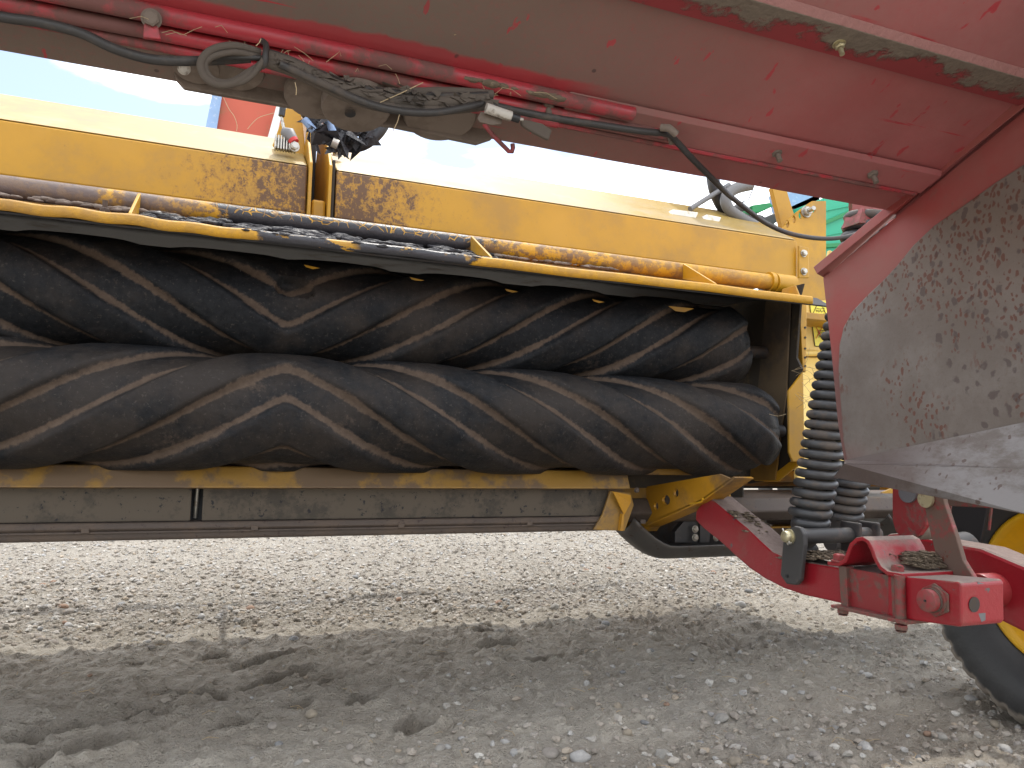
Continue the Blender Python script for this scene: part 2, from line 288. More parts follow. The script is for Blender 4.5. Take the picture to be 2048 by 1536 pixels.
mat['grit'] = stone_mat('gravel_stone_mix', 'INSTANCER')
def flat_stone(name, col):
    t = NT(name); n = t.noise(45, 6, .7); n2 = t.noise(160, 4, .7)
    c = t.mix(t.rng(n, .35, .7), tuple(x*.9 for x in col), tuple(x*.66 for x in col)); g = t.n.new('ShaderNodeNewGeometry'); sx = t.n.new('ShaderNodeSeparateXYZ'); t.l.new(g.outputs['Normal'], sx.inputs[0])
    return t.done(t.mix(t.math('MULTIPLY', t.rng(n2, .55, .7), .4), c, (.2, .17, .14)), .85, t.bump(n2, .3, .002), spec=.3)
stone_mats = [flat_stone('stone_'+k, c) for k, c in (('pale', (.40, .38, .34)), ('grey', (.30, .30, .295)), ('tan', (.36, .31, .24)), ('white', (.50, .485, .46)), ('rusty', (.36, .24, .17)), ('dusty', (.36, .325, .285)))]

# ------------------------------------------------------------------ object helpers
WPOS = {}
def link(o, parent, loc):
    COL.objects.link(o); WPOS[o.name] = Vector(loc)
    if parent is not None:
        o.parent = parent; o.location = Vector(loc)-WPOS[parent.name]
    else: o.location = loc
def thing(name, label, cat, loc, group=None):
    o = bpy.data.objects.new(name, None); o.empty_display_size = .05; link(o, None, loc); tag(o, label, cat, group); return o
def tag(o, label, cat, group=None):
    o['label'] = label; o['category'] = cat
    if group: o['group'] = group
    return o
def ob(name, vs, fs, m, parent=None, smooth=False, bevel=0, attrs=None, solid=0, sharp=None, seg=2):
    vs = np.array([tuple(v) for v in vs], float); c = (vs.min(0)+vs.max(0))/2
    me = bpy.data.meshes.new(name); me.from_pydata((vs-c).tolist(), [], [tuple(int(i) for i in f) for f in fs]); me.validate()
    if attrs:
        for k, a in attrs.items():
            at_ = me.attributes.new(k, 'FLOAT', 'POINT'); at_.data.foreach_set('value', np.asarray(a, np.float32))
    me.materials.append(mat[m] if isinstance(m, str) else m)
    if smooth:
        me.polygons.foreach_set('use_smooth', [True]*len(me.polygons))
        if sharp: me.set_sharp_from_angle(angle=math.radians(sharp))
    o = bpy.data.objects.new(name, me); link(o, parent, Vector(c))
    import bmesh
    bm = bmesh.new(); bm.from_mesh(me); bmesh.ops.recalc_face_normals(bm, faces=bm.faces); bm.to_mesh(me); bm.free()
    if solid:
        md = o.modifiers.new('sheet', 'SOLIDIFY'); md.thickness = solid; md.offset = 0
    if bevel:
        md = o.modifiers.new('edge', 'BEVEL'); md.width = bevel; md.segments = seg; md.limit_method = 'ANGLE'; md.angle_limit = math.radians(35)
    return o
def box(name, lo, hi, m, parent=None, bevel=.002):
    (a, b, c), (d, e, f) = lo, hi
    vs = [(a, b, c), (d, b, c), (d, e, c), (a, e, c), (a, b, f), (d, b, f), (d, e, f), (a, e, f)]
    return ob(name, vs, [(0, 3, 2, 1), (4, 5, 6, 7), (0, 1, 5, 4), (1, 2, 6, 5), (2, 3, 7, 6), (3, 0, 4, 7)], m, parent, bevel=bevel)
def prism(name, pts3, off, m, parent=None, bevel=.002, smooth=False, sharp=30):
    n = len(pts3); off = Vector(off); P = [Vector(p) for p in pts3]; vs = P+[p+off for p in P]
    fs = [tuple(range(n)), tuple(range(2*n-1, n-1, -1))]+[(i, (i+1) % n, (i+1) % n+n, i+n) for i in range(n)]
    return ob(name, vs, fs, m, parent, bevel=bevel, smooth=smooth, sharp=sharp if smooth else None)
def px_(name, prof, x0, x1, m, parent=None, bevel=.002, **k):      # a profile in (y, z) drawn out along x
    return prism(name, [(x0, y, z) for y, z in prof], (x1-x0, 0, 0), m, parent, bevel, **k)
def strip(name, prof, x0, x1, th, m, parent=None, nx=2, bevel=0, wob=0):   # an open bent sheet along x
    xs = np.linspace(x0, x1, nx); vs = []; 
    for j, x in enumerate(xs):
        for i, (y, z) in enumerate(prof):
            dz = wob*math.sin(x*7.3+i*1.7)+wob*.6*math.sin(x*17+i) if wob else 0
            vs.append((x, y, z+dz))
    n = len(prof); fs = [(j*n+i, j*n+i+1, (j+1)*n+i+1, (j+1)*n+i) for j in range(nx-1) for i in range(n-1)]
    return ob(name, vs, fs, m, parent, solid=th, bevel=bevel)
def tubev(pts, r, seg=12, closed_ends=True):
    pts = [Vector(p) for p in pts]; n = len(pts); rs = r if hasattr(r, '__len__') else [r]*n
    vs, fs = [], []; prev = None
    for i, p in enumerate(pts):
        d = (pts[min(i+1, n-1)]-pts[max(i-1, 0)]).normalized()
        if prev is None: a = d.orthogonal().normalized()
        else: a = (prev-d*prev.dot(d)).normalized()
        prev = a; b = d.cross(a)
        for k in range(seg):
            t = 2*math.pi*k/seg; vs.append(p+(a*math.cos(t)+b*math.sin(t))*rs[i])
    for i in range(n-1):
        for k in range(seg): fs.append((i*seg+k, i*seg+(k+1) % seg, (i+1)*seg+(k+1) % seg, (i+1)*seg+k))
    if closed_ends: fs += [tuple(range(seg)), tuple(range((n-1)*seg, n*seg))]
    return vs, fs
def tube(name, pts, r, m, parent=None, seg=12, sharp=50):
    vs, fs = tubev(pts, r, seg); return ob(name, vs, fs, m, parent, smooth=True, sharp=sharp)
def cr_spline(P, k=8):
    P = [Vector(p) for p in P]; out = []
    for i in range(len(P)-1):
        p0, p1, p2, p3 = P[max(i-1, 0)], P[i], P[i+1], P[min(i+2, len(P)-1)]
        for j in range(k):
            t = j/k; out.append(.5*((2*p1)+(p2-p0)*t+(2*p0-5*p1+4*p2-p3)*t*t+(3*p1-p0-3*p2+p3)*t**3))
    return out+[P[-1]]
def merge(parts):
    V, Fc = [], []
    for vs, fs in parts:
        o = len(V); V += [tuple(v) for v in vs]; Fc += [tuple(i+o for i in f) for f in fs]
    return V, Fc
def bolt(name, p, d, r, h, m, parent=None, washer=True):
    """hex head on a washer, with a short end of thread"""
    p = Vector(p); d = Vector(d).normalized(); a = d.orthogonal().normalized(); b = d.cross(a); parts = []
    def disc(c, rr, hh, seg, r2=None):
        r2 = r2 or rr; v = [c+(a*math.cos(2*math.pi*k/seg)+b*math.sin(2*math.pi*k/seg))*rr for k in range(seg)]+[c+d*hh+(a*math.cos(2*math.pi*k/seg)+b*math.sin(2*math.pi*k/seg))*r2 for k in range(seg)]
        return v, [tuple(range(seg)), tuple(range(seg, 2*seg))]+[(k, (k+1) % seg, seg+(k+1) % seg, seg+k) for k in range(seg)]
    if washer: parts.append(disc(p, r*1.25, r*.22, 20))
    parts.append(disc(p+d*(r*.22 if washer else 0), r, h*.8, 6)); parts.append(disc(p+d*(r*.22+h*.8-.0003), r*.82, h*.2, 12, r*.7))
    V, Fc = merge(parts); return ob(name, V, Fc, m, parent, smooth=True, sharp=25, bevel=.0005, seg=1)
def nut_stud(name, p, d, r, m, parent=None):
    p = Vector(p); d = Vector(d).normalized(); o = bolt(name, p, d, r, r*.9, m, parent)
    tube('stud', [p+d*r*1.2, p+d*r*2.6], r*.48, m, o, 10); return o
def plate_holes(name, prof, holes, x0, x1, m, parent, axis='X', bevel=.0015):
    """flat plate with round holes cut through by filling an outline and its holes (bmesh triangle fill)"""
    import bmesh
    bm = bmesh.new(); loops = [prof]+[[(cy+ry*math.cos(2*math.pi*k/16), cz+rz*math.sin(2*math.pi*k/16)) for k in range(16)] for cy, cz, ry, rz in holes]
    edges = []
    for L in loops:
        vs = [bm.verts.new((x0, a, b) if axis == 'X' else (a, x0, b)) for a, b in L]; edges += [bm.edges.new((vs[i], vs[(i+1) % len(vs)])) for i in range(len(vs))]
    r = bmesh.ops.triangle_fill(bm, use_beauty=True, use_dissolve=False, edges=edges)
    fcs = [f for f in bm.faces]
    e = bmesh.ops.extrude_face_region(bm, geom=fcs); nv = [g for g in e['geom'] if isinstance(g, bmesh.types.BMVert)]
    bmesh.ops.translate(bm, verts=nv, vec=((x1-x0, 0, 0) if axis == 'X' else (0, x1-x0, 0)))
    bmesh.ops.recalc_face_normals(bm, faces=bm.faces)
    vs = [tuple(v.co) for v in bm.verts]; bm.verts.index_update(); fs = [tuple(v.index for v in f.verts) for f in bm.faces]; bm.free()
    return ob(name, vs, fs, m, parent)

# value noise in numpy (lattice, smooth interpolation)
_L = rng.random((256, 256))
def vn(x, y):
    xi, yi = np.floor(x).astype(int), np.floor(y).astype(int); fx, fy = x-xi, y-yi
    fx, fy = fx*fx*(3-2*fx), fy*fy*(3-2*fy)
    g = lambda a, b: _L[a & 255, b & 255]
    return (g(xi, yi)*(1-fx)+g(xi+1, yi)*fx)*(1-fy)+(g(xi, yi+1)*(1-fx)+g(xi+1, yi+1)*fx)*fy
def fbm(x, y, o=5, g=.5):
    s = 0; a = 1; n = 0
    for i in range(o): s = s+a*vn(x*2**i+17.3*i, y*2**i+9.1*i); n += a; a *= g
    return s/n
def sst(a, b, v): t_ = np.clip((v-a)/(b-a), 0, 1); return t_*t_*(3-2*t_)

# ------------------------------------------------------------------ GROUND
def graded(a, b, step, lo, hi, g=1.09):
    m = list(np.arange(a, b, step)); l = []; s = step; x = a
    while x > lo: s *= g; x -= s; l.append(x)
    r = []; s = step; x = m[-1]
    while x < hi: s *= g; x += s; r.append(x)
    return np.array(l[::-1]+m+r)
gx = graded(-1.0, 3.1, .0085, -400, 400); gy = graded(1.15, 3.6, .0065, -400, 900, 1.05)
GX, GY = np.meshgrid(gx, gy)
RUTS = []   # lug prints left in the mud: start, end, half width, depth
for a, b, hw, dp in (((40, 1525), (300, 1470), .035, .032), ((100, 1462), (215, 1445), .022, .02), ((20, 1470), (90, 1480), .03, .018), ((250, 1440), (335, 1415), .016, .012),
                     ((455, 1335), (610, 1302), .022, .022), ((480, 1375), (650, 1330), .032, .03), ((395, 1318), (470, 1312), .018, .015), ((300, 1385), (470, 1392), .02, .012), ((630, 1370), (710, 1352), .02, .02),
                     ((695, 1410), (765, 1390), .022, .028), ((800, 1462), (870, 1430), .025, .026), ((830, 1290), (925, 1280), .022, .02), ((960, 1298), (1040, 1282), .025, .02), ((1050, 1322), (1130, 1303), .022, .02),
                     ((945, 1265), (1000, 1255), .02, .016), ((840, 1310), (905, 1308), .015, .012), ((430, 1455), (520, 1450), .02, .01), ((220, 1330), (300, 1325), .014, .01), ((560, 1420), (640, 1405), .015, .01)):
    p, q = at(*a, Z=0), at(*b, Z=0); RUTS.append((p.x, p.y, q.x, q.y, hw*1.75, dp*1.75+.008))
_rut = [None]
def height(x, y):
    near = np.exp(-np.maximum(0, np.hypot(x-.8, y-2.2)-2.5)/3)
    h = .05*(fbm(x*.55, y*.55, 3)-.5)+.02*(fbm(x*2.1+5, y*2.1, 4)-.5)
    h = h+near*(.034*(fbm(x*6, y*8+3, 5, .6)-.5)+.014*(fbm(x*29, y*31, 2, .6)-.5))
    wx = x+.03*(vn(x*9, y*9)-.5)+.014*(vn(x*31, y*31)-.5); wy = y+.03*(vn(x*9+40, y*9)-.5)+.014*(vn(x*31+9, y*31)-.5)
    rut = 0*x
    for ax, ay, bx, by, hw, dp in RUTS:
        dx, dy = bx-ax, by-ay; L = math.hypot(dx, dy); tt = ((wx-ax)*dx+(wy-ay)*dy)/L; dn = -(wx-ax)*dy/L+(wy-ay)*dx/L
        e = sst(-.03, .03, tt)*(1-sst(L-.03, L+.03, tt))
        lens = np.sqrt(np.clip(np.sin(np.pi*np.clip(tt/L, 0, 1)), 0, 1)); ww = hw*(.55+.45*lens)*(.85+.3*vn(wx*18, wy*18)); q = (dn+ww)/(2*ww)
        rut = np.maximum(rut, lens*e*sst(-.02, .14, q)*(1-sst(.95, 1.12, q)))
        h = h-dp*lens*e*sst(-.02, .14, q)*(1-sst(.72, 1.04, q))*(.8+.4*vn(wx*22, wy*22))+dp*.32*lens*e*np.exp(-((dn+ww*1.22)/(hw*.3))**2)*(.5+vn(wx*35, wy*35))
    # tread of the passing wheel: close parallel grooves running away to the left
    a, b = at(1560, 1330, Z=0), at(950, 1090, Z=0); dx, dy = b.x-a.x, b.y-a.y; L = math.hypot(dx, dy)
    tt = ((wx-a.x)*dx+(wy-a.y)*dy)/L; dn = -(wx-a.x)*dy/L+(wy-a.y)*dx/L
    band = (1-sst(.10, .16, np.abs(dn)))*sst(-.1, .2, tt)*(1-sst(L-.6, L+1.2, tt))
    h = h-band*(.016+.009*np.cos(dn*2*math.pi/.052))
    _rut[0] = rut
    # trodden clods in the middle
    cl = np.exp(-(((x-1.0)/.8)**2+((y-2.6)/.35)**2)); v = fbm(x*13+7, y*18, 3); h = h+cl*.024*np.maximum(0, v-.5)*2
    pl = fbm(x*5+31, y*9+4, 4, .55); h = h+near*(.011*np.round(pl*9+.0)/9*2+.004*np.abs(fbm(x*17, y*24, 2, .6)-.5)*2)      # flaked crust, stepped
    cr_ = fbm(x*40+3, y*40, 2, .6); h = h+near*.022*np.maximum(0, cr_-.56)*2
    return h
GZ = height(GX, GY); RUTW = _rut[0]
_mean = GZ[(np.hypot(GX-.8, GY-2.2) < 1.5)].mean(); GZ = GZ-_mean
def hz(x, y): return height(np.asarray(x, float), np.asarray(y, float))-_mean
def gravelly(x, y):
    b = 2.95+.28*(x-.2)*0+.25*(fbm(x*1.5, y*1.5+2, 3)-.5)
    g = sst(b-.05, b+.35, y); lr = sst(1.95, 1.6, y-.15*(x-.5))*sst(.2, .6, x); br = sst(1.3, 2.0, x+.6*(y-2.2))*.22
    return np.clip(np.maximum(np.maximum(g, lr*.15), br)*(.55+.9*fbm(x*2.3+9, y*2.3, 3)), 0, 1)
ny, nx_ = GX.shape
idx = np.arange(ny*nx_).reshape(ny, nx_)
F4 = np.stack([idx[:-1, :-1], idx[:-1, 1:], idx[1:, 1:], idx[1:, :-1]], -1).reshape(-1, 4)
me = bpy.data.meshes.new('ground'); me.vertices.add(ny*nx_); me.vertices.foreach_set('co', np.stack([GX, GY, GZ], -1).reshape(-1).astype(np.float32))
me.loops.add(F4.size); me.loops.foreach_set('vertex_index', F4.reshape(-1).astype(np.int32)); me.polygons.add(len(F4)); me.polygons.foreach_set('loop_start', np.arange(0, F4.size, 4, dtype=np.int32))
me.update(); me.polygons.foreach_set('use_smooth', np.ones(len(F4), bool))
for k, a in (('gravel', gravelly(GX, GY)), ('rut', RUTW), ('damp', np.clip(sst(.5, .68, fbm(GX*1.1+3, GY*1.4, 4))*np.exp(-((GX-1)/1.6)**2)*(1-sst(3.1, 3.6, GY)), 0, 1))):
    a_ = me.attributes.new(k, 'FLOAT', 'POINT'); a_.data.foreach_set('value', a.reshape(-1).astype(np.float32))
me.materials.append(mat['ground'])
ground = bpy.data.objects.new('ground', me); link(ground, None, (0, 0, 0)); ground['kind'] = 'structure'

# loose gravel: points carried by one mesh, pebbles set on them by geometry nodes
def gravel(name, n, lo, hi, ylo, yhi, power=1.):
    pts = []; tot = 0
    while tot < n:
        k = 60000; d = ylo*(yhi/ylo)**rng.random(k)          # denser close by, as far as the eye can separate them
        x = rng.random(k)*(d*.72+1.3+d*1.45)-(.45*d+1.0)+.25*d; y = d
        keep = (rng.random(k) < np.maximum(gravelly(x, y), .012+.06*sst(.1, .9, x-.25*(y-2)+.6*(fbm(x*3, y*3, 3)-.5)))) & (x > -.5*y-.6) & (x < 1.6*y+1)
        for ax, ay, bx, by, hw, dp in RUTS:
            L = math.hypot(bx-ax, by-ay); tt = ((x-ax)*(bx-ax)+(y-ay)*(by-ay))/L; dn = np.abs(-(x-ax)*(by-ay)+(y-ay)*(bx-ax))/L
            keep &= ~((tt > 0) & (tt < L) & (dn < hw))
        pts.append(np.stack([x[keep], y[keep]], -1)); tot += keep.sum()
    P = np.concatenate(pts)[:n]; sz = lo*(hi/lo)**(rng.random(n)**(1.5+1.6*(P[:, 1] < 2.9))); z = hz(P[:, 0], P[:, 1])+sz*.12
    me = bpy.data.meshes.new(name); me.vertices.add(n); me.vertices.foreach_set('co', np.column_stack([P, z]).reshape(-1).astype(np.float32))
    for k, typ, v in (('siz', 'FLOAT', sz), ('tone', 'FLOAT', rng.random(n)), ('spin', 'FLOAT', rng.random(n)*6.28), ('tilt', 'FLOAT', rng.normal(0, .25, n))):
        a_ = me.attributes.new(k, typ, 'POINT'); a_.data.foreach_set('value', v.astype(np.float32))
    me.materials.append(mat['grit']); o = bpy.data.objects.new(name, me); link(o, None, (0, 0, 0)); o['kind'] = 'stuff'; o['label'] = 'loose pale gravel lying on the yard ground under the mower'; o['category'] = 'gravel'
    g = bpy.data.node_groups.new('scatter_'+name, 'GeometryNodeTree'); g.interface.new_socket('Geometry', in_out='INPUT', socket_type='NodeSocketGeometry'); g.interface.new_socket('Geometry', in_out='OUTPUT', socket_type='NodeSocketGeometry')
    N, Lk = g.nodes, g.links; gi, go = N.new('NodeGroupInput'), N.new('NodeGroupOutput'); J = N.new('GeometryNodeJoinGeometry')
    for v, sc_ in enumerate(((1, .8, .55), (1, .65, .6), (.9, .85, .7), (1, .7, .42), (1, .9, .6))):
        ic = N.new('GeometryNodeMeshIcoSphere'); ic.inputs['Radius'].default_value = .5; ic.inputs['Subdivisions'].default_value = 2
        spn = N.new('GeometryNodeSetPosition'); po = N.new('GeometryNodeInputPosition'); nt = N.new('ShaderNodeTexNoise'); nt.inputs['Scale'].default_value = 1.7; nt.inputs['Detail'].default_value = 1
        ad = N.new('ShaderNodeVectorMath'); ad.operation = 'ADD'; ad.inputs[1].default_value = (v*3.1, v*1.7, v); Lk.new(po.outputs[0], ad.inputs[0]); Lk.new(ad.outputs[0], nt.inputs['Vector'])
        sb = N.new('ShaderNodeVectorMath'); sb.operation = 'SUBTRACT'; sb.inputs[1].default_value = (.5, .5, .5); Lk.new(nt.outputs['Color'], sb.inputs[0])
        sc = N.new('ShaderNodeVectorMath'); sc.operation = 'SCALE'; sc.inputs['Scale'].default_value = .85; Lk.new(sb.outputs[0], sc.inputs[0]); Lk.new(ic.outputs[0], spn.inputs[0]); Lk.new(sc.outputs[0], spn.inputs['Offset'])
        tr = N.new('GeometryNodeTransform'); tr.inputs['Scale'].default_value = sc_; Lk.new(spn.outputs[0], tr.inputs[0])
        sm = N.new('GeometryNodeSetMaterial'); sm.inputs['Material'].default_value = mat['grit']; Lk.new(tr.outputs[0], sm.inputs[0])
        gi_ = N.new('GeometryNodeGeometryToInstance'); Lk.new(sm.outputs[0], gi_.inputs[0]); Lk.new(gi_.outputs[0], J.inputs[0])
    def na(nm):
        a_ = N.new('GeometryNodeInputNamedAttribute'); a_.data_type = 'FLOAT'; a_.inputs['Name'].default_value = nm; return a_.outputs['Attribute']
    mp_ = N.new('GeometryNodeMeshToPoints'); Lk.new(gi.outputs[0], mp_.inputs[0])
    ip = N.new('GeometryNodeInstanceOnPoints'); ip.inputs['Pick Instance'].default_value = True; Lk.new(mp_.outputs[0], ip.inputs['Points']); Lk.new(J.outputs[0], ip.inputs['Instance'])
    cx = N.new('ShaderNodeCombineXYZ'); Lk.new(na('tilt'), cx.inputs[0]); Lk.new(na('spin'), cx.inputs[2]); e2 = N.new('FunctionNodeEulerToRotation'); Lk.new(cx.outputs[0], e2.inputs[0]); Lk.new(e2.outputs[0], ip.inputs['Rotation']); Lk.new(na('siz'), ip.inputs['Scale'])
    Lk.new(ip.outputs[0], go.inputs[0]); md = o.modifiers.new('scatter', 'NODES'); md.node_group = g
    return o
gravel('gravel', 130000,   .004, .030, 1.25, 11)

# larger stones one could pick up
import bmesh
stone_meshes = []
for v in range(6):
    bm = bmesh.new(); bmesh.ops.create_icosphere(bm, subdivisions=2, radius=.5); sx_, sy_, sz_ = 1, .62+.3*random.random(), .45+.25*random.random(); o_ = random.random()*50
    pl = [(Vector((random.gauss(0, 1), random.gauss(0, 1), random.gauss(0, 1))).normalized(), .36+.1*random.random()) for _ in range(5)]
    for q in bm.verts:
        q.co *= 1+.35*(float(vn(np.array(q.co.x*3+o_), np.array(q.co.y*3+q.co.z*2+o_)))-.5)
        for nrm, d in pl:
            e = q.co.dot(nrm)-d
            if e > 0: q.co -= nrm*e*.85
        q.co.x *= sx_; q.co.y *= sy_; q.co.z *= sz_
    for f in bm.faces: f.smooth = True
    me_ = bpy.data.meshes.new('stone'); bm.to_mesh(me_); bm.free(); me_.materials.append(stone_mats[v]); stone_meshes.append(me_)
def stone(x, y, s, v=None, rz=None):
    o = bpy.data.objects.new('stone', stone_meshes[random.randrange(6) if v is None else v]); link(o, ground, (x, y, float(hz(x, y))+s*.06)); o.scale = (s, s, s); o.rotation_euler = (random.gauss(0, .2), random.gauss(0, .2), random.random()*6.28 if rz is None else rz)
for a, b, wpx, v in ((621, 1438, 24, 2), (1160, 1522, 42, 3), (1443, 1441, 36, 0), (558, 1492, 24, 1), (600, 1530, 26, 0), (880, 1500, 26, 0), (1100, 1515, 36, 5), (1325, 1520, 42, 0), (1730, 1500, 36, 3), (1880, 1483, 30, 0),
                     (1733, 1258, 18, 1), (1060, 1303, 20, 0), (1215, 1347, 14, 0), (1245, 1348, 14, 1), (1225, 1338, 12, 3), (1479, 1318, 18, 0), (1360, 1400, 13, 4), (1333, 1417, 14, 4), (1235, 1423, 20, 2), (1120, 1423, 22, 5), (1142, 1424, 14, 2),
                     (948, 1382, 18, 0), (905, 1393, 14, 5), (895, 1495, 18, 3), (925, 1480, 16, 3), (985, 1495, 16, 3), (1010, 1490, 20, 3), (1030, 1510, 22, 3), (1290, 1452, 20, 1), (1255, 1475, 22, 2), (1840, 1520, 30, 1), (1960, 1530, 34, 0), (2010, 1500, 26, 3), (1990, 1460, 20, 2),
                     (1630, 1510, 30, 5), (1560, 1490, 22, 0), (1470, 1528, 28, 2), (1400, 1490, 18, 1), (510, 1520, 18, 3), (650, 1465, 14, 2), (700, 1500, 18, 5), (745, 1480, 14, 0), (610, 1370, 14, 2), (475, 1430, 9, 3), (275, 1430, 9, 3),
                     (75, 1278, 22, 5), (105, 1290, 22, 5), (135, 1282, 16, 0), (270, 1280, 20, 0), (485, 1268, 18, 0), (520, 1265, 16, 5), (488, 1285, 18, 5), (185, 1218, 14, 3), (440, 1230, 14, 3), (715, 1148, 12, 3), (700, 1297, 12, 2), (785, 1282, 12, 0)):
    p = at(a, b, Z=0); D = (p-Vector((0, 0, CAMH))).dot(cf); stone(p.x, p.y, wpx/FPX*D*1.12, v)
k = 0
while k < 225:
    d = 1.4*(4.2/1.4)**random.random(); x = random.uniform(-.45*d, 1.5*d); 
    if random.random() > float(gravelly(np.array(x), np.array(d)))+.06: continue
    stone(x, d, random.uniform(.014, .034)*(1 if d < 2.7 else 1.5)); k += 1

# dry stalks and crumbs lying about
parts = []
for i in range(260):
    d = 1.3*(3.3/1.3)**random.random(); x = random.uniform(-.4*d, 1.4*d); a = random.random()*6.28; L = random.uniform(.01, .05); z = float(hz(x, d))+.003
    parts.append(tubev([(x, d, z), (x+L*.5*math.cos(a), d+L*.5*math.sin(a), z+.003+random.random()*.004), (x+L*math.cos(a+.3), d+L*math.sin(a+.3), z+.001)], .0007, 4))
V, Fc = merge(parts); o = ob('chaff_litter', V, Fc, 'straw'); tag(o, 'dry straw bits scattered over the muddy ground', 'straw'); o['kind'] = 'stuff'

# ------------------------------------------------------------------ MOWER HEADER (yellow): everything drawn out along x
XC = .14
H = thing('mower_header', 'yellow mower conditioner header with two black chevron rubber rolls between its end plates', 'mower header', (XC, 1.9, .45))
# rear beam, left and right of the centre gap
def beam(x0, x1, m):
    b = px_('beam', [(1.9, 1.272), (1.9, 1.394), (2.16, 1.394), (2.16, 1.272)], x0, x1, m, H, .004)
    px_('beam_top', [(1.902, 1.3965), (2.155, 1.550), (2.155, 1.400), (1.93, 1.3965)], x0+.001, x1-.001, 'beam_top', b, .003)
    return b
beam(-1.3, .186, 'beam'); br_ = beam(.256, 1.716, 'beam')
# seam flange between front face and edge
# centre gap: two upright bracket plates, spacer block
gp = [(at(606, 430, Y=1.895)), None]
for x0, x1, top in ((.188, .196, 1.66), (.236, .244, 1.60)):
    px_('centre_plate', [(1.885, 1.262), (1.885, 1.40), (1.96, 1.48), (2.02, top), (2.12, top+.03), (2.2, 1.5), (2.2, 1.262)], x0, x1, 'yellow', H, .002)
px_('centre_plate', [(1.90, 1.262), (1.90, 1.42), (2.2, 1.42), (2.2, 1.262)], .246, .253, 'dark_brown', H, .001)
box('spacer_block', (.2, 1.905, 1.25), (.234, 1.96, 1.315), 'yellow', H, .006)
box('gap_plate', (.198, 2.19, 1.262), (.236, 2.2, 1.6), 'dark', H, .001)
# upright folded bracket on top of the left beam by the gap
prism('top_bracket', [at(a, b, Y=2.02) for a, b in ((573, 215), (602, 222), (607, 262), (612, 316), (585, 308), (552, 300), (545, 290), (565, 235))], (0, .006, 0), 'yellow', H, .002)
# round tube under the beam
tb = tube('torsion_tube', [(-1.3, 1.80, 1.219), (1.52, 1.80, 1.219)], .0235, 'tube', H, 40)
tube('tube_collar', [(1.515, 1.80, 1.219), (1.53, 1.80, 1.219)], .030, 'yellow', tb, 32)
tube('tube_boss', [(1.532, 1.795, 1.216), (1.60, 1.795, 1.216)], .030, 'yellow', tb, 32)
# shelf and lip: a bent sheet from under the tube down to the rolled edge
sh = strip('shelf', [(1.86, 1.190), (1.80, 1.188), (1.72, 1.164), (1.612, 1.1385)], -1.3, 1.5, .005, 'shelf', H, 60, wob=.0008)
def lip_prof(x):
    w_ = .0015*math.sin(x*9)+.001*math.sin(x*23+1); g = math.exp(-((x-.30)/.28)**2)*.003*math.sin(x*60); return w_+g
xs = np.linspace(-1.3, 1.50, 160); prof = [(1.612, 1.1405), (1.604, 1.141), (1.600, 1.1365), (1.600, 1.1215), (1.604, 1.119), (1.607, 1.122), (1.607, 1.132), (1.612, 1.135)]
V = [(x, y+lip_prof(x)*.7, z+lip_prof(x+.5)*.6) for x in xs for y, z in prof]; n = len(prof)
Fc = [(j*n+i, j*n+(i+1) % n, (j+1)*n+(i+1) % n, (j+1)*n+i) for j in range(len(xs)-1) for i in range(n)]+[tuple(range(n)), tuple(range((len(xs)-1)*n, len(xs)*n))]
ob('shelf_lip', V, Fc, 'lip', H, smooth=True, sharp=60)
# crusts of black grease on tube and shelf
def lumps(x0, x1, y0, y1, z0, z1, n, r0, r1, name, parent, m='grease', el=2.0):
    parts = []
    for i in range(n):
        bm = bmesh.new(); bmesh.ops.create_icosphere(bm, subdivisions=2, radius=1); t_ = random.random(); x = random.uniform(x0, x1); r = random.uniform(r0, r1); o_ = random.random()*40; zo = 0 if el > 1.5 else random.random()*.016*math.sin(math.pi*t_); x = x if el > 1.5 else (x0+x1)/2+random.gauss(0, .3)*(x1-x0)
        for q in bm.verts: q.co *= 1+.9*(float(vn(np.array(q.co.x*2+o_), np.array(q.co.y*2+q.co.z*2)))-.5)
        V = [(x+q.co.x*r*el, y0+(y1-y0)*t_+random.uniform(-1, 1)*(0 if el > 1.5 else .012)+q.co.y*r*1.1, z0+(z1-z0)*t_+zo+q.co.z*r*.55) for q in bm.verts]; bm.verts.index_update(); parts.append((V, [tuple(v.index for v in f.verts) for f in bm.faces])); bm.free()
    V, Fc = merge(parts); o = ob(name, V, Fc, m, parent, smooth=True); o['kind'] = 'stuff'; return o
lumps(-.16, .62, 1.776, 1.735, 1.195, 1.173, 150, .005, .013, 'grease_crust', H)
lumps(.02, .56, 1.63, 1.603, 1.145, 1.137, 150, .003, .0075, 'grease_crust', H)
lumps(-.3, .6, 1.70, 1.63, 1.160, 1.142, 40, .003, .007, 'grease_crust', H)
lumps(-.6, -.1, 1.775, 1.76, 1.197, 1.188, 60, .004, .010, 'dirt_crust', H, 'dustbrown')
lumps(.55, 1.0, 1.778, 1.76, 1.196, 1.188, 60, .003, .007, 'dirt_crust', H, 'dustbrown')
# triangular gussets between tube and lip
for xg in (-.175, .575, 1.20):
    prism('gusset', [(xg, 1.775, 1.235), (xg, 1.775, 1.190), (xg, 1.625, 1.146), (xg, 1.63, 1.152)], (.006, 0, 0), 'yellow', H, .001)
g_ = prism('gusset', [at(a, b, X=1.47) for a, b in ((1560, 592), (1565, 578), (1590, 571), (1600, 596))], (.005, 0, 0), 'yellow', H, .001)
nut_stud('bolt', (-.225, 1.70, 1.163), (0, -.25, 1), .010, 'rail', H)
# baffle over the rolls
strip('roll_baffle', [(1.608, 1.118), (1.66, 1.150), (1.80, 1.178), (1.95, 1.19), (2.15, 1.20)], -1.3, 1.57, .004, 'dark', H)
strip('roll_baffle', [(1.96, 1.165), (2.02, 1.10), (2.10, .95)], -1.3, 1.5, .004, 'dark', H)
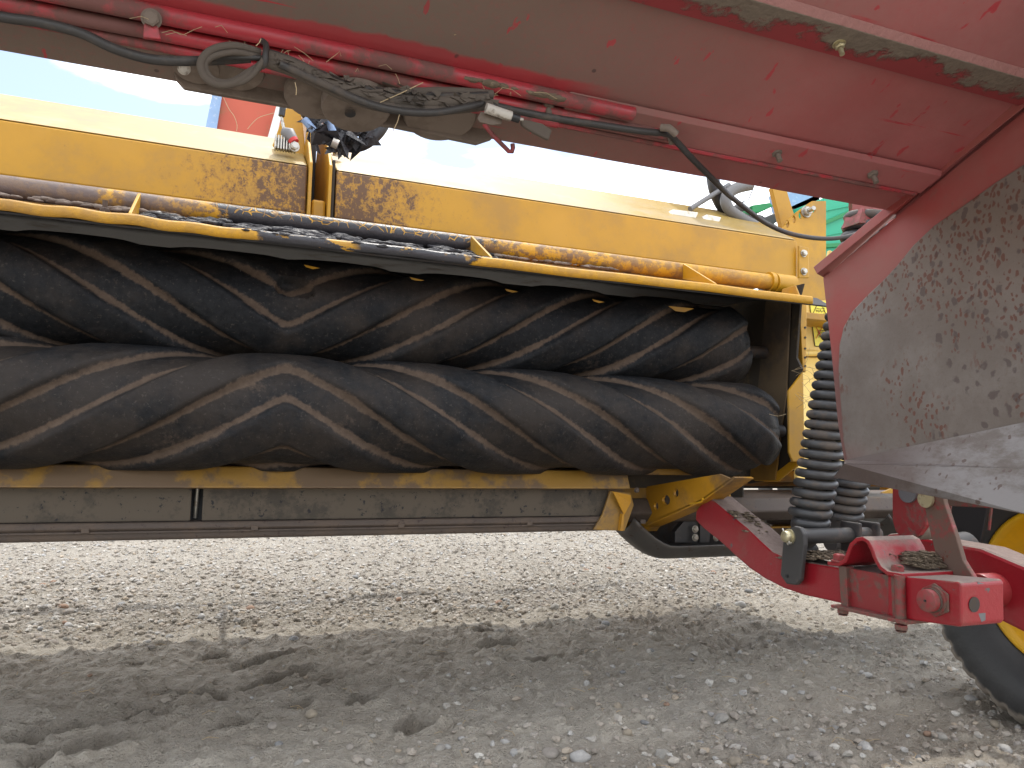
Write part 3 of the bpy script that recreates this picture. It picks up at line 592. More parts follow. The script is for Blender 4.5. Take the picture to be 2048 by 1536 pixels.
# header deck ahead of the rolls, its curtain and end panels
px_('deck', [(2.155, 1.20), (2.155, 1.225), (3.34, 1.205), (3.34, 1.18)], -1.5, 2.38, 'yellow', H, .003)
strip('curtain', [(3.335, 1.18), (3.345, 1.10), (3.34, 1.02)], -1.5, 2.38, .006, 'dark', H, 40, wob=.006)
px_('deck_end', [(2.3, 1.18), (3.33, 1.17), (3.33, .9), (2.9, .6), (2.3, .56)], 2.35, 2.358, 'yellow', H, .002)
px_('deck_end', [(2.2, 1.18), (3.33, 1.17), (3.33, .9), (2.9, .6), (2.2, .56)], -1.5, -1.492, 'yellow', H, .002)
tube('shadow_bar', [(-1.5, 3.9, 1.12), (2.4, 4.05, 1.12)], .028, 'yellow', H, 12)  # unseen bar, added to cast the thin shadow line on the ground
for x in (-1.3, .3, 2.2): tube('shadow_bar_strut', [(x, 3.33, 1.19), (x, 3.95, 1.12)], .012, 'yellow', H, 8)

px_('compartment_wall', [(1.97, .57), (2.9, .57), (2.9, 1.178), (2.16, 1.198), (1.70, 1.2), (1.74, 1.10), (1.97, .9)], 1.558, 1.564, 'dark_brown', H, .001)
# conditioner rolls
def roll(name, yc, zc, phase, hand, R=.130, dep=.0165, x0=-1.25, x1=1.5):
    nxr, nt = 660, 144; X = np.linspace(x0, x1, nxr); T = np.linspace(0, 2*math.pi, nt, endpoint=False); XX, TT = np.meshgrid(X, T, indexing='ij')
    ax = np.sqrt((XX-XC)**2+.012**2)
    ph = (TT-hand*ax/1.2*2*math.pi-phase)/(math.pi/2)                 # lug count 4
    ph = ph+.02*(fbm(XX*6, TT*2, 3)-.5); p = ph-np.floor(ph)
    lug = sst(.0, .10, p)*(1-sst(.50, .60, p)); crown = np.exp(-((p-.31)/.35)**2)
    edge = np.exp(-((p-.02)/.046)**2)+np.exp(-((p-1.02)/.046)**2)+.95*np.exp(-((p-.59)/.046)**2)+.2*(p > .6)
    end = 1-sst(x1-.05, x1+.01, XX+.012*(fbm(XX*20, TT*6, 2)-.5))*.9
    r = (R-dep+dep*lug+.004*(crown-.6)*lug)+.0022*(fbm(XX*9, TT*3+3, 4)-.5)
    r = r-(1-end)*.022
    # chunk torn out of a lug beside the chevron
    if hand > 0:
        c = np.exp(-((XX-.155)/.042)**4-((np.angle(np.exp(1j*(TT-.36))))/.16)**4); r = r-.02*sst(.35, .6, c+.25*(fbm(XX*40, TT*14, 3)-.5))
    # theta from the camera side (-y), upwards
    VX = XX; VY = yc-np.cos(TT)*r; VZ = zc+np.sin(TT)*r
    vs = np.stack([VX, VY, VZ], -1).reshape(-1, 3); I = np.arange(nxr*nt).reshape(nxr, nt); J = np.roll(I, -1, 1)
    fs = np.stack([I[:-1], J[:-1], J[1:], I[1:]], -1).reshape(-1, 4).tolist(); fs += [tuple(I[0]), tuple(I[-1])]
    return ob(name, vs, fs, 'rubber', H, smooth=True, attrs={'dirt': edge.reshape(-1)}, sharp=50)
up = roll('roll', 1.838, 1.012, math.radians(15)-.05, 1, x1=1.405); up['label'] = 'upper rubber roll with a torn lug at the chevron'
lo_ = roll('roll', 1.765, .776, math.radians(11-48-90), -1, x1=1.445); lo_['label'] = 'lower rubber roll'
for o_, y_, z_ in ((up, 1.838, 1.012), (lo_, 1.765, .776)):
    tube('roll_shaft', [(1.38, y_, z_), (1.536, y_, z_)], .018, 'dark', o_, 24)

# right end plate with its bent flange
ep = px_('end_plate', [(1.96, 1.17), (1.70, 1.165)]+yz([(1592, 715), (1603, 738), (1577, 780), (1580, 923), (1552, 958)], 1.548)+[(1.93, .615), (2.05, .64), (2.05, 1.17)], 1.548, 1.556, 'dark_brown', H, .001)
fl = prism('end_flange', [at(a, b, Y=1.705) for a, b in ((1607, 742), (1610, 915), (1605, 924), (1586, 924), (1578, 905), (1577, 782))], (0, .008, 0), 'yellow', H, .003)
prism('lower_flange', [at(a, b, X=1.54) for a, b in ((1580, 923), (1604, 924), (1556, 962), (1510, 962), (1500, 955), (1545, 950))], (.006, 0, 0), 'yellow', H, .001)
prism('edge_strip', [at(a, b, Y=1.74) for a, b in ((1599, 604), (1614, 604), (1612, 745), (1606, 742))], (0, .03, 0), 'yellow', H, .002)
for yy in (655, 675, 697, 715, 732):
    p = at(1611, yy, Y=1.738); tube('slot_hole', [p, p+Vector((0, .004, 0))], .0035, 'dark', H, 8)  # dark discs put in for the shade inside the slots
px_('inner_plate', yz([(1512, 600), (1560, 600), (1552, 780), (1530, 960), (1480, 960)], 1.50), 1.536, 1.542, 'inner', H, .001)
# right cheek: plate with holes standing above the beam end, bolt tab
ck = plate_holes('cheek_plate', xz([(1580, 600), (1580, 500), (1563, 488), (1560, 462), (1594, 424), (1625, 402), (1652, 402), (1652, 600)], 1.99),
     [(at(a, b, Y=1.99).x, at(a, b, Y=1.99).z, .0075, .013) for a, b in ((1575, 448), (1588, 439), (1601, 431), (1628, 418))], 1.99, 1.998, 'yellow', H, 'Y')
bp = at(1612, 424, Y=1.988); nut_stud('bolt', bp, (-.1, -1, .05), .016, 'zinc', H)
prism('bolt_tab', [at(a, b, Y=1.885) for a, b in ((1598, 490), (1618, 495), (1619, 556), (1598, 556))], (0, .008, 0), 'yellow', H, .003)
for b in (507, 543): bolt('bolt', at(1607, b, Y=1.884), (0, -1, 0), .0095, .009, 'zinc', H)
prism('diagonal_strap', [at(a, b, Y=2.1) for a, b in ((1544, 375), (1572, 375), (1592, 440), (1568, 470))], (0, .02, 0), 'yellow', H, .002)
# lower sill, skirt and cutter rail
sl_ = px_('sill', [(1.775, .655), (1.755, .610), (1.79, .606), (1.95, .640), (1.95, .665)], -1.3, 1.03, 'yellow_sill', H, .003)
px_('sill', [(1.80, .662), (1.80, .645), (1.95, .640), (1.95, .665)], 1.031, 1.30, 'yellow_sill', H, .002)
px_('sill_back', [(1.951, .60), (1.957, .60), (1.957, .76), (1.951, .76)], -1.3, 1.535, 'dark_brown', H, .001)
for x0, x1 in ((-1.3, -.035), (-.012, .985)):
    px_('skirt_panel', [(1.795, .612), (1.80, .536), (1.812, .536), (1.806, .612)], x0, x1, 'skirt', H, .002)
tube('gap_strut', [(-.024, 1.815, .61), (-.026, 1.83, .54)], .0045, 'zinc', H, 8)
px_('skirt_backing', [(1.84, .62), (1.84, .53), (1.85, .53), (1.85, .62)], -1.3, .98, 'dark', H, .001)
px_('cutter_rail', [(1.79, .535), (1.785, .523), (1.795, .515), (1.795, .503), (1.80, .497), (1.90, .490), (1.92, .51), (1.87, .535)], -1.3, .975, 'rail', H, .003)
px_('rail_edge', [(1.789, .517), (1.787, .5135), (1.795, .5135), (1.795, .517)], -1.3, .97, 'rail', H, .0005)
px_('cutter_bar', [(1.92, .53), (1.95, .50), (2.35, .50), (2.45, .53), (2.35, .57), (1.95, .57)], -1.4, 2.9, 'rail', H, .006)
for i in range(7): px_('rail_clip', [(1.784, .526), (1.784, .515), (1.79, .515), (1.79, .526)], -.9+i*.33, -.885+i*.33, 'rail', H, .001)
# side bracket running forward under the roll ends
bk = plate_holes('side_bracket', yz([(1238, 1062), (1232, 1010), (1226, 984), (1300, 972), (1438, 948), (1462, 958), (1404, 1000), (1290, 1050), (1284, 1062)], 1.2),
     [(at(a, b, X=1.2).y, at(a, b, X=1.2).z, ry, rz) for a, b, ry, rz in ((1352, 986, .012, .012), (1332, 1000, .020, .014), (1312, 1012, .012, .012), (1289, 1027, .013, .012))], 1.2, 1.208, 'yellow_dirty', H)
prism('bracket_flange', [at(1472, 956, X=1.2), at(1404, 1004, X=1.2), at(1288, 1054, X=1.2), at(1282, 1063, X=1.2), at(1282, 1058, X=1.2), at(1290, 1048, X=1.2), at(1402, 998, X=1.2), at(1466, 953, X=1.2)], (.055, 0, 0), 'yellow_dirty', H, .001)
prism('bracket_cheek', [at(a, b, Y=1.775) for a, b in ((1187, 1060), (1205, 1030), (1221, 982), (1262, 986), (1268, 1010), (1250, 1062))], (0, .008, 0), 'yellow_sill', H, .002)
prism('bracket_fold', [at(1226, 983, Y=1.755), at(1262, 990, Y=1.755), at(1262, 1005, Y=1.76), at(1249, 1030, Y=1.76)], (0, .006, 0), 'yellow_dirty', H, .001)
prism('bracket_rib', [at(a, b, Y=1.76) for a, b in ((1245, 1028), (1249, 1028), (1247, 1062), (1241, 1062))], (0, .015, 0), 'yellow_dirty', H, .001)
bolt('bolt', at(1273, 980, Y=1.75), (0, -1, -.3), .006, .006, 'rail', H)
tube('bracket_hook', [at(a, b, X=1.17) for a, b in ((1380, 1008), (1395, 1006), (1404, 1003), (1406, 997))], .003, 'yellow', H, 8)
prism('bracket_rib', [at(a, b, Y=1.95) for a, b in ((1449, 972), (1455, 968), (1466, 1003), (1460, 1000))], (0, .03, 0), 'yellow', H, .001)
px_('sill_web', [(1.955, .50), (1.962, .50), (1.962, .645), (1.955, .645)], .99, 1.22, 'yellow_sill', H, .001)
px_('side_member', [(2.6, .56), (2.62, .56), (2.62, .72), (2.6, .72)], 1.5, 3.1, 'dark_brown', H, .001)
# cutter bar seen on to the right, with members and bracket
px_('side_member', [(2.38, .56), (2.38, .548), (2.46, .545), (2.46, .56)], 1.6, 3.1, 'yellow', H, .002)
px_('side_member', [(2.42, .64), (2.36, .60), (2.42, .58), (2.5, .6)], 1.6, 3.1, 'yellow_dirty', H, .004)
tube('side_tube', [(1.6, 2.5, .50), (3.1, 2.5, .50)], .032, 'steelgrey', H, 24)
px_('side_member', [(2.46, .47), (2.46, .38), (2.56, .38), (2.56, .47)], 1.5, 3.1, 'rail', H, .004)
px_('side_member', [(2.40, .425), (2.40, .418), (2.46, .418), (2.46, .425)], 1.5, 3.1, 'yellow', H, .001)
kb = plate_holes('far_bracket', yz([(1735, 1055), (1770, 1035), (1790, 1000), (1800, 975), (1760, 975), (1752, 1010), (1735, 1035)], 2.6), [], 2.6, 2.61, 'yellow', H)
prism('far_bracket', [at(a, b, X=2.3) for a, b in ((1718, 985), (1730, 960), (1722, 1000), (1715, 1012))], (.01, 0, 0), 'yellow', H, .001)
prism('far_bracket', [at(a, b, Y=2.1) for a, b in ((1722, 1058), (1790, 1018), (1790, 1026), (1735, 1062))], (0, .02, 0), 'yellow', H, .001)
prism('far_bracket', [at(a, b, Y=2.15) for a, b in ((1765, 985), (1788, 975), (1788, 1055), (1768, 1050), (1758, 1010))], (0, .01, 0), 'yellow', H, .001)
# skid shoes under the cutter bar
def skid(x0, x1, cut=.22):
    nA, nX = 22, 26; V = []
    for i in range(nX):
        u_ = i/(nX-1); x = x0+(x1-x0)*u_
        for j in range(nA):
            a = math.radians(-58+158*j/(nA-1)); yy = 1.99+.10*math.sin(a); zz = .485-.095*math.cos(a)
            lift = max(0, 1-u_/cut)**1.6*.085; V.append((x, yy, max(zz, .392)+lift if zz < .48 else zz+lift*.3))
    Fc = [(i*nA+j, i*nA+j+1, (i+1)*nA+j+1, (i+1)*nA+j) for i in range(nX-1) for j in range(nA-1)]
    return ob('skid_shoe', V, Fc, 'polished', H, smooth=True, solid=.006)
skid(1.13, 1.75)
prism('skid_web', [at(a, b, Y=1.96) for a, b in ((1350, 1064), (1382, 1025), (1392, 1020), (1392, 1085), (1350, 1085))], (0, .02, 0), 'black_steel', H, .001)
prism('skid_web', [at(a, b, Y=1.95) for a, b in ((1400, 1048), (1420, 1048), (1420, 1085), (1400, 1085))], (0, .01, 0), 'black_steel', H, .001)
for a, b in ((1390, 1058), (1390, 1075), (1432, 1075)): bolt('bolt', at(a, b, Y=1.945), (0, -1, 0), .009, .006, 'zinc', H)
skid(2.1, 2.6)
# pale side cover to the right of the plates, with its warning decals
cv = thing('side_cover', 'pale yellow side cover with warning pictograms behind the tall coil spring', 'cover', (1.9, 2.2, .9))
def cov(a, b, dy=0): return at(a, b, Y=2.28+dy)
prism('cover_panel', [cov(1606, 560), cov(1745, 505), cov(1790, 560), cov(1790, 706), cov(1608, 706)], (0, .02, 0), 'pale_yellow', cv, .004)
prism('cover_panel', [at(1660, 500, Y=2.9), at(1650, 560, Y=2.9), at(1720, 560, Y=2.9), at(1690, 515, Y=2.9)], (0, .02, 0), 'pale_yellow', cv, .004)
tube('cover_ledge', [cov(1600, 706, -.01), cov(1790, 708, -.01)], .012, 'pale_yellow', cv, 16)
prism('cover_lower_panel', [cov(1604, 714, -.0), cov(1790, 716, -.0), cov(1790, 965, -.25), cov(1595, 960, -.25)], (0, .02, 0), 'pale_yellow', cv, .004)
dz = thing('warning_decal', 'yellow warning decal with triangle and crossed hand beside the red shield', 'decal', cov(1640, 640)); dp = -.003
prism('decal_ground', [cov(a, b, -.0025) for a, b in ((1618, 602), (1665, 602), (1668, 694), (1630, 692))], (0, .0015, 0), 'decal_yellow', dz, 0)
def line(pts, r, m, y=-.004): V, Fc = merge([tubev([cov(*pts[i], y), cov(*pts[i+1], y)], r, 6) for i in range(len(pts)-1)]); return V, Fc
V, Fc = merge([line([(1626, 628), (1639, 598), (1652, 628), (1626, 628)], .0011, 0), line([(1619, 602), (1630, 692), (1666, 695)], .0013, 0), line([(1623, 639), (1660, 638)], .0008, 0)])
ob('decal_outline', V, Fc, 'decal_black', dz)
V, Fc = merge([line([(1632, 619), (1634, 623), (1636, 620), (1638, 624), (1641, 620), (1643, 624), (1647, 621), (1650, 624)], .0009, 0), line([(1632, 616), (1640, 618), (1650, 616)], .0008, 0)]); ob('hand_pictogram', V, Fc, 'decal_black', dz)
V, Fc = merge([line([(1636, 662+3*i), (1648, 661+3*i)], .0013, 0) for i in range(5)]+[line([(1648, 660), (1653, 664), (1652, 674), (1646, 676)], .001, 0)]); ob('hand_pictogram', V, Fc, 'decal_black', dz)
V, Fc = merge([line([(1632, 654), (1645, 677)], .0011, 0, -.006), line([(1645, 654), (1632, 677)], .0011, 0, -.006)]); ob('red_cross', V, Fc, 'decal_red', dz)

# yellow slivers put in for light leaking past the upper roll
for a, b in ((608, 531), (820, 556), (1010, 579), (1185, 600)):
    p = at(a, b, Y=1.74); prism('light_leak', [p+Vector((0, 0, .002)), p+Vector((.035, .0, -.002)), p+Vector((.02, 0, -.006)), p+Vector((.005, 0, -.003))], (0, .002, 0), 'yellow', H, 0)
prism('light_leak', [at(a, b, Y=1.72) for a, b in ((1338, 612), (1388, 617), (1370, 624), (1352, 622))], (0, .003, 0), 'yellow', H, 0)
bolt('bolt', at(674, 312, Y=2.0)+Vector((0, 0, 0)), (0, -.5, 1), .012, .012, 'zinc', H)

# ------------------------------------------------------------------ HOOD (red)
HD = thing('swath_hood', 'dusty red sheet metal hood overhead with bolted edge rail and scratched paint', 'hood', (.2, .8, 1.2))
XL, XR = -1.4, 1.125
strip('main_panel', [(.925, 1.178), (.754, 1.259)], XL, XR, .004, 'hood', HD, 40, wob=.0007)
strip('lower_panel', [(.915, 1.186), (1.0, 1.158), (1.003, 1.164)], XL, XR, .004, 'hood_low', HD, 40, wob=.0006)
px_('fold_flange', [(.756, 1.254), (.756, 1.247), (.700, 1.250), (.695, 1.262)], XL, XR, 'flange', HD, .0015)
strip('upper_panel', [(.700, 1.262), (.30, 1.49), (-.05, 1.66)], XL, XR, .004, 'hood_up', HD)
px_('side_rib', [(.3, 1.40), (.3, 1.525), (.70, 1.285), (.92, 1.188), (1.0, 1.168), (1.0, 1.07), (.75, 1.17)], 1.128, 1.134, 'hood_up', HD, .001)
# pipes and rail along the lower seam
for i, (y_, z_, r_, xr) in enumerate(((.893, 1.182, .010, .52), (.912, 1.170, .0085, .60), (.925, 1.160, .006, .42))):
    tube('pipe', [(XL+j*(xr-XL)/8, y_, z_+.0015*math.sin(j*2.2+i)) for j in range(9)], r_, 'pipe_red', HD, 16)
px_('edge_rail', [(.885, 1.190), (.888, 1.181), (.927, 1.164), (.932, 1.166), (.933, 1.176)], .42, XR-.02, 'hood_up', HD, .001)
px_('rail_bead', [(.925, 1.163), (.928, 1.1585), (.934, 1.160), (.935, 1.166)], .42, XR-.03, 'pipe_red', HD, .001)
rail_n = Vector((0, -.4, -.9))
for a, b in ((1095, 212), (1338, 266), (1553, 303), (1745, 347)):
    p = at(a, b, Y=.908); nut_stud('bolt', p+Vector((0, .002, .004)), rail_n, .009, 'dustbrown', HD)
b2 = at(1690, 72, Y=.72); nut_stud('bolt', (b2.x, .73, 1.248), (0, -.3, -1), .007, 'pin', HD)
prism('pipe_clip', [at(a, b, Y=.88) for a, b in ((290, 18), (318, 22), (316, 52), (322, 78), (286, 74), (288, 45))], (0, .006, 0), 'pipe_red', HD, .001)
bolt('bolt', at(303, 38, Y=.88), (0, -1, -.3), .0085, .006, 'dustbrown', HD)
# gear cover plate with round covers hanging below the hood edge
prism('cover_plate', [at(a, b, Y=.985) for a, b in ((330, 90), (352, 157), (368, 175), (600, 216), (640, 232), (785, 252), (955, 287), (985, 277), (1010, 200), (700, 140))], (0, .01, 0), 'dustbrown', HD, .002)
def cover(a, b, rx, Y0, th=.014, hole=None):
    c = at(a, b, Y=Y0); c.z = min(c.z, 1.186-(Y0-.915)*.33-.003); D = (c-Vector((0, 0, CAMH))).dot(cf); r = rx/FPX*D; nrm = Vector((0, -.31, -.95)).normalized()
    q = c-nrm*0; V, Fc = tubev([q+nrm*-.004, q+nrm*(th-.003), q+nrm*th], [r, r, r*.95], 40)
    o = ob('round_cover', V, Fc, 'dustbrown', HD, smooth=True, sharp=40)
    if hole: h = at(hole[0], hole[1], Y=Y0)+nrm*th; V, Fc = tubev([h, h+nrm*.001], .007, 12); ob('cover_hole', V, Fc, 'dark', o)
cover(392, 128, 46, .96, .006); cover(470, 122, 58, .955, .008); cover(632, 190, 62, .962, .006); cover(712, 208, 68, .95, .010, (700, 214)); cover(880, 226, 74, .96, .007)
bolt('bolt', at(368, 137, Y=.955), (0, -1, -.4), .006, .005, 'label', HD)
tube('wire_hook', [at(a, b, Y=.94) for a, b in ((968, 248), (985, 270), (1018, 303), (1024, 303), (1026, 296), (1025, 288))], .0032, 'pipe_red', HD, 8)

# loose and tied wiring
def cablet(name, pts, r, m, label=None, cat=None, k=8, parent=None):
    o = tube(name, cr_spline([at(a, b, Y=y_) for a, b, y_ in pts], k), r, m, parent, 10)
    if label: tag(o, label, cat)
    return o
cablet('cable', [(-260, -20, .86), (-60, 12, .86), (0, 33, .86), (80, 45, .86), (160, 66, .86), (230, 98, .86), (300, 118, .86), (370, 122, .86), (440, 120, .87), (500, 116, .87)], .0052, 'cable', 'thick black cable sagging under the left of the hood', 'cable')
LM = thing('wiring_loom', 'dust covered wiring loom with coiled loop and torn black tape under the hood', 'wiring loom', at(700, 190, Y=.86))
cablet('loop', [(520, 105, .86), (470, 92, .85), (425, 100, .85), (402, 125, .85), (412, 155, .85), (440, 170, .85), (475, 163, .85), (510, 140, .855), (528, 122, .86)], .0044, 'loom', k=8, parent=LM)
cablet('loop', [(528, 118, .86), (475, 105, .85), (430, 112, .85), (410, 130, .852), (425, 158, .85), (460, 164, .853), (500, 142, .855), (526, 126, .86)], .0034, 'loom', k=8, parent=LM)
cablet('loop', [(520, 116, .855), (470, 114, .855), (420, 116, .86)], .003, 'cable', parent=LM); cablet('loop', [(528, 118, .85), (505, 150, .85), (480, 166, .85), (450, 168, .85)], .003, 'loom', parent=LM)
for dy, r_, mm in ((0, .0085, 'loom'), (10, .0065, 'loom'), (-9, .005, 'cable')):
    cablet('bundle', [(525, 112+dy, .86), (580, 130+dy, .86), (640, 158+dy, .86), (700, 183+dy*1.2, .86), (760, 197+dy*1.5, .86), (840, 205+dy*1.6, .86), (900, 205+dy*1.3, .86), (975, 200+dy, .86)], r_, mm, parent=LM)
cablet('bundle', [(640, 150, .87), (720, 180, .87), (800, 186, .87), (900, 184, .87), (985, 190, .87)], .006, 'loom', parent=LM)
cablet('bundle', [(560, 128, .85), (640, 165, .85), (730, 205, .85), (800, 222, .85), (870, 225, .85), (930, 215, .85), (975, 205, .86)], .0045, 'cable', parent=LM)
tp = lumps(0, 1, 0, 0, 0, 0, 1, .001, .001, 'tape_tatters', LM, 'loom')
V, Fc = [], []
parts = []
for i in range(70):
    u_ = random.random(); a = 540+440*u_; b = 120+ (1-(1-u_)**1.8)*85+random.uniform(-12, 14); p = at(a, b, Y=.852); r = random.uniform(.002, .0065)
    q = [p+Vector((random.uniform(-1, 1)*r*2.2, random.uniform(-.5, .5)*r, random.uniform(-1, 1)*r)) for _ in range(4)]; parts.append(([*q, *[v+Vector((0, -.0015, 0)) for v in q]], [(0, 1, 2, 3), (7, 6, 5, 4), (0, 1, 5, 4), (1, 2, 6, 5), (2, 3, 7, 6), (3, 0, 4, 7)]))
V, Fc = merge(parts); bpy.data.objects.remove(tp); o = ob('tape_tatters', V, Fc, 'loom', LM); o['kind'] = 'stuff'
prism('tape_end', [at(a, b, Y=.85) for a, b in ((1042, 238), (1060, 240), (1085, 246), (1105, 260), (1098, 280), (1070, 266), (1044, 250))], (0, .006, 0), 'loom', LM, .002)
cablet('cable_tie', [(524, 82, .86), (532, 90, .853), (531, 108, .848), (530, 125, .85), (524, 134, .855)], .0035, 'cable', parent=LM)
cn = thing('connector', 'white labelled cylindrical plug hanging from the loom end', 'connector', at(1000, 222, Y=.84))
V, Fc = tubev([at(972, 216, Y=.842), at(1022, 233, Y=.842)], .0062, 16); ob('connector_sleeve', V, Fc, 'label', cn, smooth=True, sharp=40)
V, Fc = tubev([at(1022, 233, Y=.842), at(1038, 238, Y=.842)], .0052, 16); ob('connector_cap', V, Fc, 'hose', cn, smooth=True, sharp=40)
V, Fc = tubev([at(1038, 238, Y=.842), at(1046, 239, Y=.842)], .002, 8); ob('connector_tip', V, Fc, 'label', cn, smooth=True, sharp=40)
tg = prism('tag', [at(a, b, Y=.848) for a, b in ((955, 236), (962, 222), (1006, 232), (1003, 248), (985, 250), (960, 244))], (0, .003, 0), 'tag_brown', None, .001); tag(tg, 'brown worn tag with flaking white edge under the white plug', 'tag')
# the long black cable on from the loom, along the rail and hanging down to the right
cablet('cable', [(975, 208, .868), (1050, 225, .868), (1120, 238, .868), (1200, 250, .87), (1280, 262, .87), (1335, 268, .88), (1352, 282, .895), (1385, 318, .915), (1425, 358, .96), (1448, 381, 1.01), (1470, 400, 1.06), (1530, 445, 1.16), (1580, 467, 1.2), (1640, 477, 1.22), (1690, 474, 1.22), (1735, 460, 1.21), (1760, 448, 1.2), (1800, 425, 1.2)], .0046, 'cable', 'thin black cable bolted to the rail then hanging in front of the hoses', 'cable')
cl = tube('cable_clip', [at(1322, 255, Y=.868), at(1338, 256, Y=.86), at(1352, 268, Y=.862)], .0055, 'dustbrown', HD, 8)
# straws caught along the pipes
parts = []
for i in range(26):
    u_ = random.random(); a = 300+850*u_; b = 45+(a-300)*.2+random.uniform(-16, 16); p = at(a, b, Y=.875); L = random.uniform(.008, .035); th = random.random()*6.28
    parts.append(tubev([p, p+Vector((math.cos(th)*L*.5, -.004, math.sin(th)*L*.4-.003)), p+Vector((math.cos(th)*L, -.002, math.sin(th)*L*.5-.008))], .00032, 4))
for a0, b0, a1, b1 in ((908, 70, 934, 62), (590, 165, 592, 190), (800, 225, 786, 262), (846, 165, 760, 205), (522, 78, 512, 92)):
    parts.append(tubev([at(a0, b0, Y=.85), at((a0+a1)/2+2, (b0+b1)/2, Y=.85), at(a1, b1, Y=.852)], .0006, 4))
V, Fc = merge(parts); o = ob('caught_straw', V, Fc, 'straw'); tag(o, 'dry straw wisps caught along the red pipes', 'straw'); o['kind'] = 'stuff'
ns = lumps(.28, .45, .885, .89, 1.176, 1.18, 26, .003, .007, 'straw_nest', None, 'chaff'); tag(ns, 'small wad of brown chaff wedged on the red pipes', 'chaff')

# ------------------------------------------------------------------ DEFLECTOR SHIELD (right)
SH = thing('deflector_shield', 'rust spotted red swath deflector shield at right with worn grey face', 'shield', (1.12, 1.0, .7))
ol = [(1646, 556), (1662, 700), (1676, 850), (1690, 932)]
yzs = yz(ol, 1.12)
prism('shield_plate', [(1.12, y, z) for y, z in yzs]+[(1.12, .55, .715), (1.12, .3, .72), (1.12, .3, 1.50)]+[at(2048, 222, X=1.12), at(1850, 385, X=1.12)], (.006, 0, 0), 'shield', SH, .001)
# liner sheet, its rounded front corner, standing 7 mm proud
lp = [(1690, 925), (1682, 880), (1676, 800), (1672, 740), (1674, 690), (1682, 655), (1700, 622), (1730, 590), (1762, 560), (1790, 530), (1822, 490), (1862, 452), (1920, 412), (1990, 362), (2048, 325)]
L2 = [at(a+4, b, X=1.113) for a, b in lp]; y_end, z_end = L2[-1].y, L2[-1].z
pts = L2+[Vector((1.113, .35, 1.34)), Vector((1.113, .35, .70)), at(2048, 850, X=1.113)]
n = len(pts); prism('liner', pts, (.005, 0, 0), 'liner', SH, .003)
# bottom: two shallow bent bands coming out towards the camera
A = [at(1692, 921, X=1.112), at(2048, 846, X=1.112), Vector((1.112, .35, .86))]
B = [at(1690, 928, X=1.10), at(2048, 938, X=1.080), Vector((1.06, .35, .70))]
Cc = [at(1668, 955, X=1.11), at(2048, 1027, X=1.05), Vector((1.0, .35, .60))]
V = [*A, *B, *Cc]; ob('lower_band', V[:6], [(0, 1, 4, 3), (1, 2, 5, 4)], 'band', SH, solid=.004); ob('bottom_flange', V[3:], [(0, 1, 4, 3), (1, 2, 5, 4)], 'band', SH, solid=.004)
px = at(1647, 553, X=1.12)
prism('top_flange', [at(1634, 548, X=1.105), at(1850, 372, X=1.105), at(2056, 208, X=1.105), Vector((1.105, .3, 1.512)), Vector((1.14, .3, 1.512)), at(2040, 217, X=1.14), at(1648, 556, X=1.14)], (0, .010, .016), 'shield', SH, .001)
prism('corner_tab', [at(a, b, X=1.13) for a, b in ((1632, 545), (1648, 536), (1662, 545), (1650, 556))], (.01, 0, 0), 'shield', SH, .001)
# red support bracket seen between hood end and shield
box('support_bracket', tuple(at(1745, 425, Y=1.28)-Vector((0, 0, .08))), tuple(at(1800, 400, Y=1.28)+Vector((0, .06, .05))), 'shield', SH, .003)
prism('support_bracket', [at(a, b, Y=1.27) for a, b in ((1726, 415), (1742, 418), (1743, 446), (1718, 446))], (0, .05, 0), 'red_dark', SH, .001)

# ------------------------------------------------------------------ LIFT ARM with clamp
AR = thing('lift_arm', 'bent red lift arm with bolted arched clamp and drilled block end', 'lift arm', (1.25, 1.3, .42))
top = [(1417, 992), (1455, 1024), (1494, 1055), (1525, 1085), (1545, 1103), (1570, 1115), (1598, 1122), (1676, 1134), (1760, 1145)]
bot = [(1760, 1224), (1677, 1206), (1606, 1190), (1567, 1177), (1528, 1157), (1499, 1137), (1470, 1112), (1445, 1088), (1405, 1056), (1390, 1040), (1392, 1020)]
arm = prism('arm_tube', [at(a, b, X=1.22) for a, b in top+bot], (.075, 0, 0), 'red_top', AR, .005)
# block at the rear end
blk = prism('arm_block', [at(a, b, X=1.2) for a, b in ((1775, 1150), (1918, 1163), (1922, 1170), (1923, 1248), (1918, 1254), (1840, 1243), (1775, 1232))], (.105, 0, 0), 'red_top', AR, .004)
fe = at(1920, 1200, X=1.2); yb = fe.y-.001
prism('bare_patch', [at(a, b, Y=yb) for a, b in ((1955, 1164), (1970, 1168), (1970, 1240), (1962, 1244), (1956, 1228), (1960, 1212), (1948, 1188), (1945, 1180), (1952, 1175))], (0, -.001, 0), 'bare', blk, 0)
c = at(1948, 1209, Y=yb-.0015); tube('block_hole', [c, c+Vector((0, -.001, 0))], .013, 'dark', blk, 20)
hc = at(1872, 1200, X=1.2)
prism('pivot_boss', [hc+Vector((0, .026*math.cos(t_)*1.2, .026*math.sin(t_)*1.15)) for t_ in [math.radians(60*k_+30) for k_ in range(6)]], (-.004, 0, 0), 'red', AR, .003)
tube('pivot_ring', [hc+Vector((-.004, 0, 0)), hc+Vector((-.009, 0, 0))], .0245, 'red', AR, 28)
tube('pivot_ring', [hc+Vector((-.009, 0, 0)), hc+Vector((-.013, 0, 0))], .021, 'rail', AR, 28)
pv = tube('pivot_pin', [hc+Vector((-.013, 0, 0)), hc+Vector((-.024, 0, 0)), hc+Vector((-.0255, 0, 0))], [.0195, .0195, .0175], 'red_dark', AR, 28)
tube('grease_nipple', [hc+Vector((-.0255, 0, 0)), hc+Vector((-.028, 0, 0))], .002, 'dark', pv, 8)
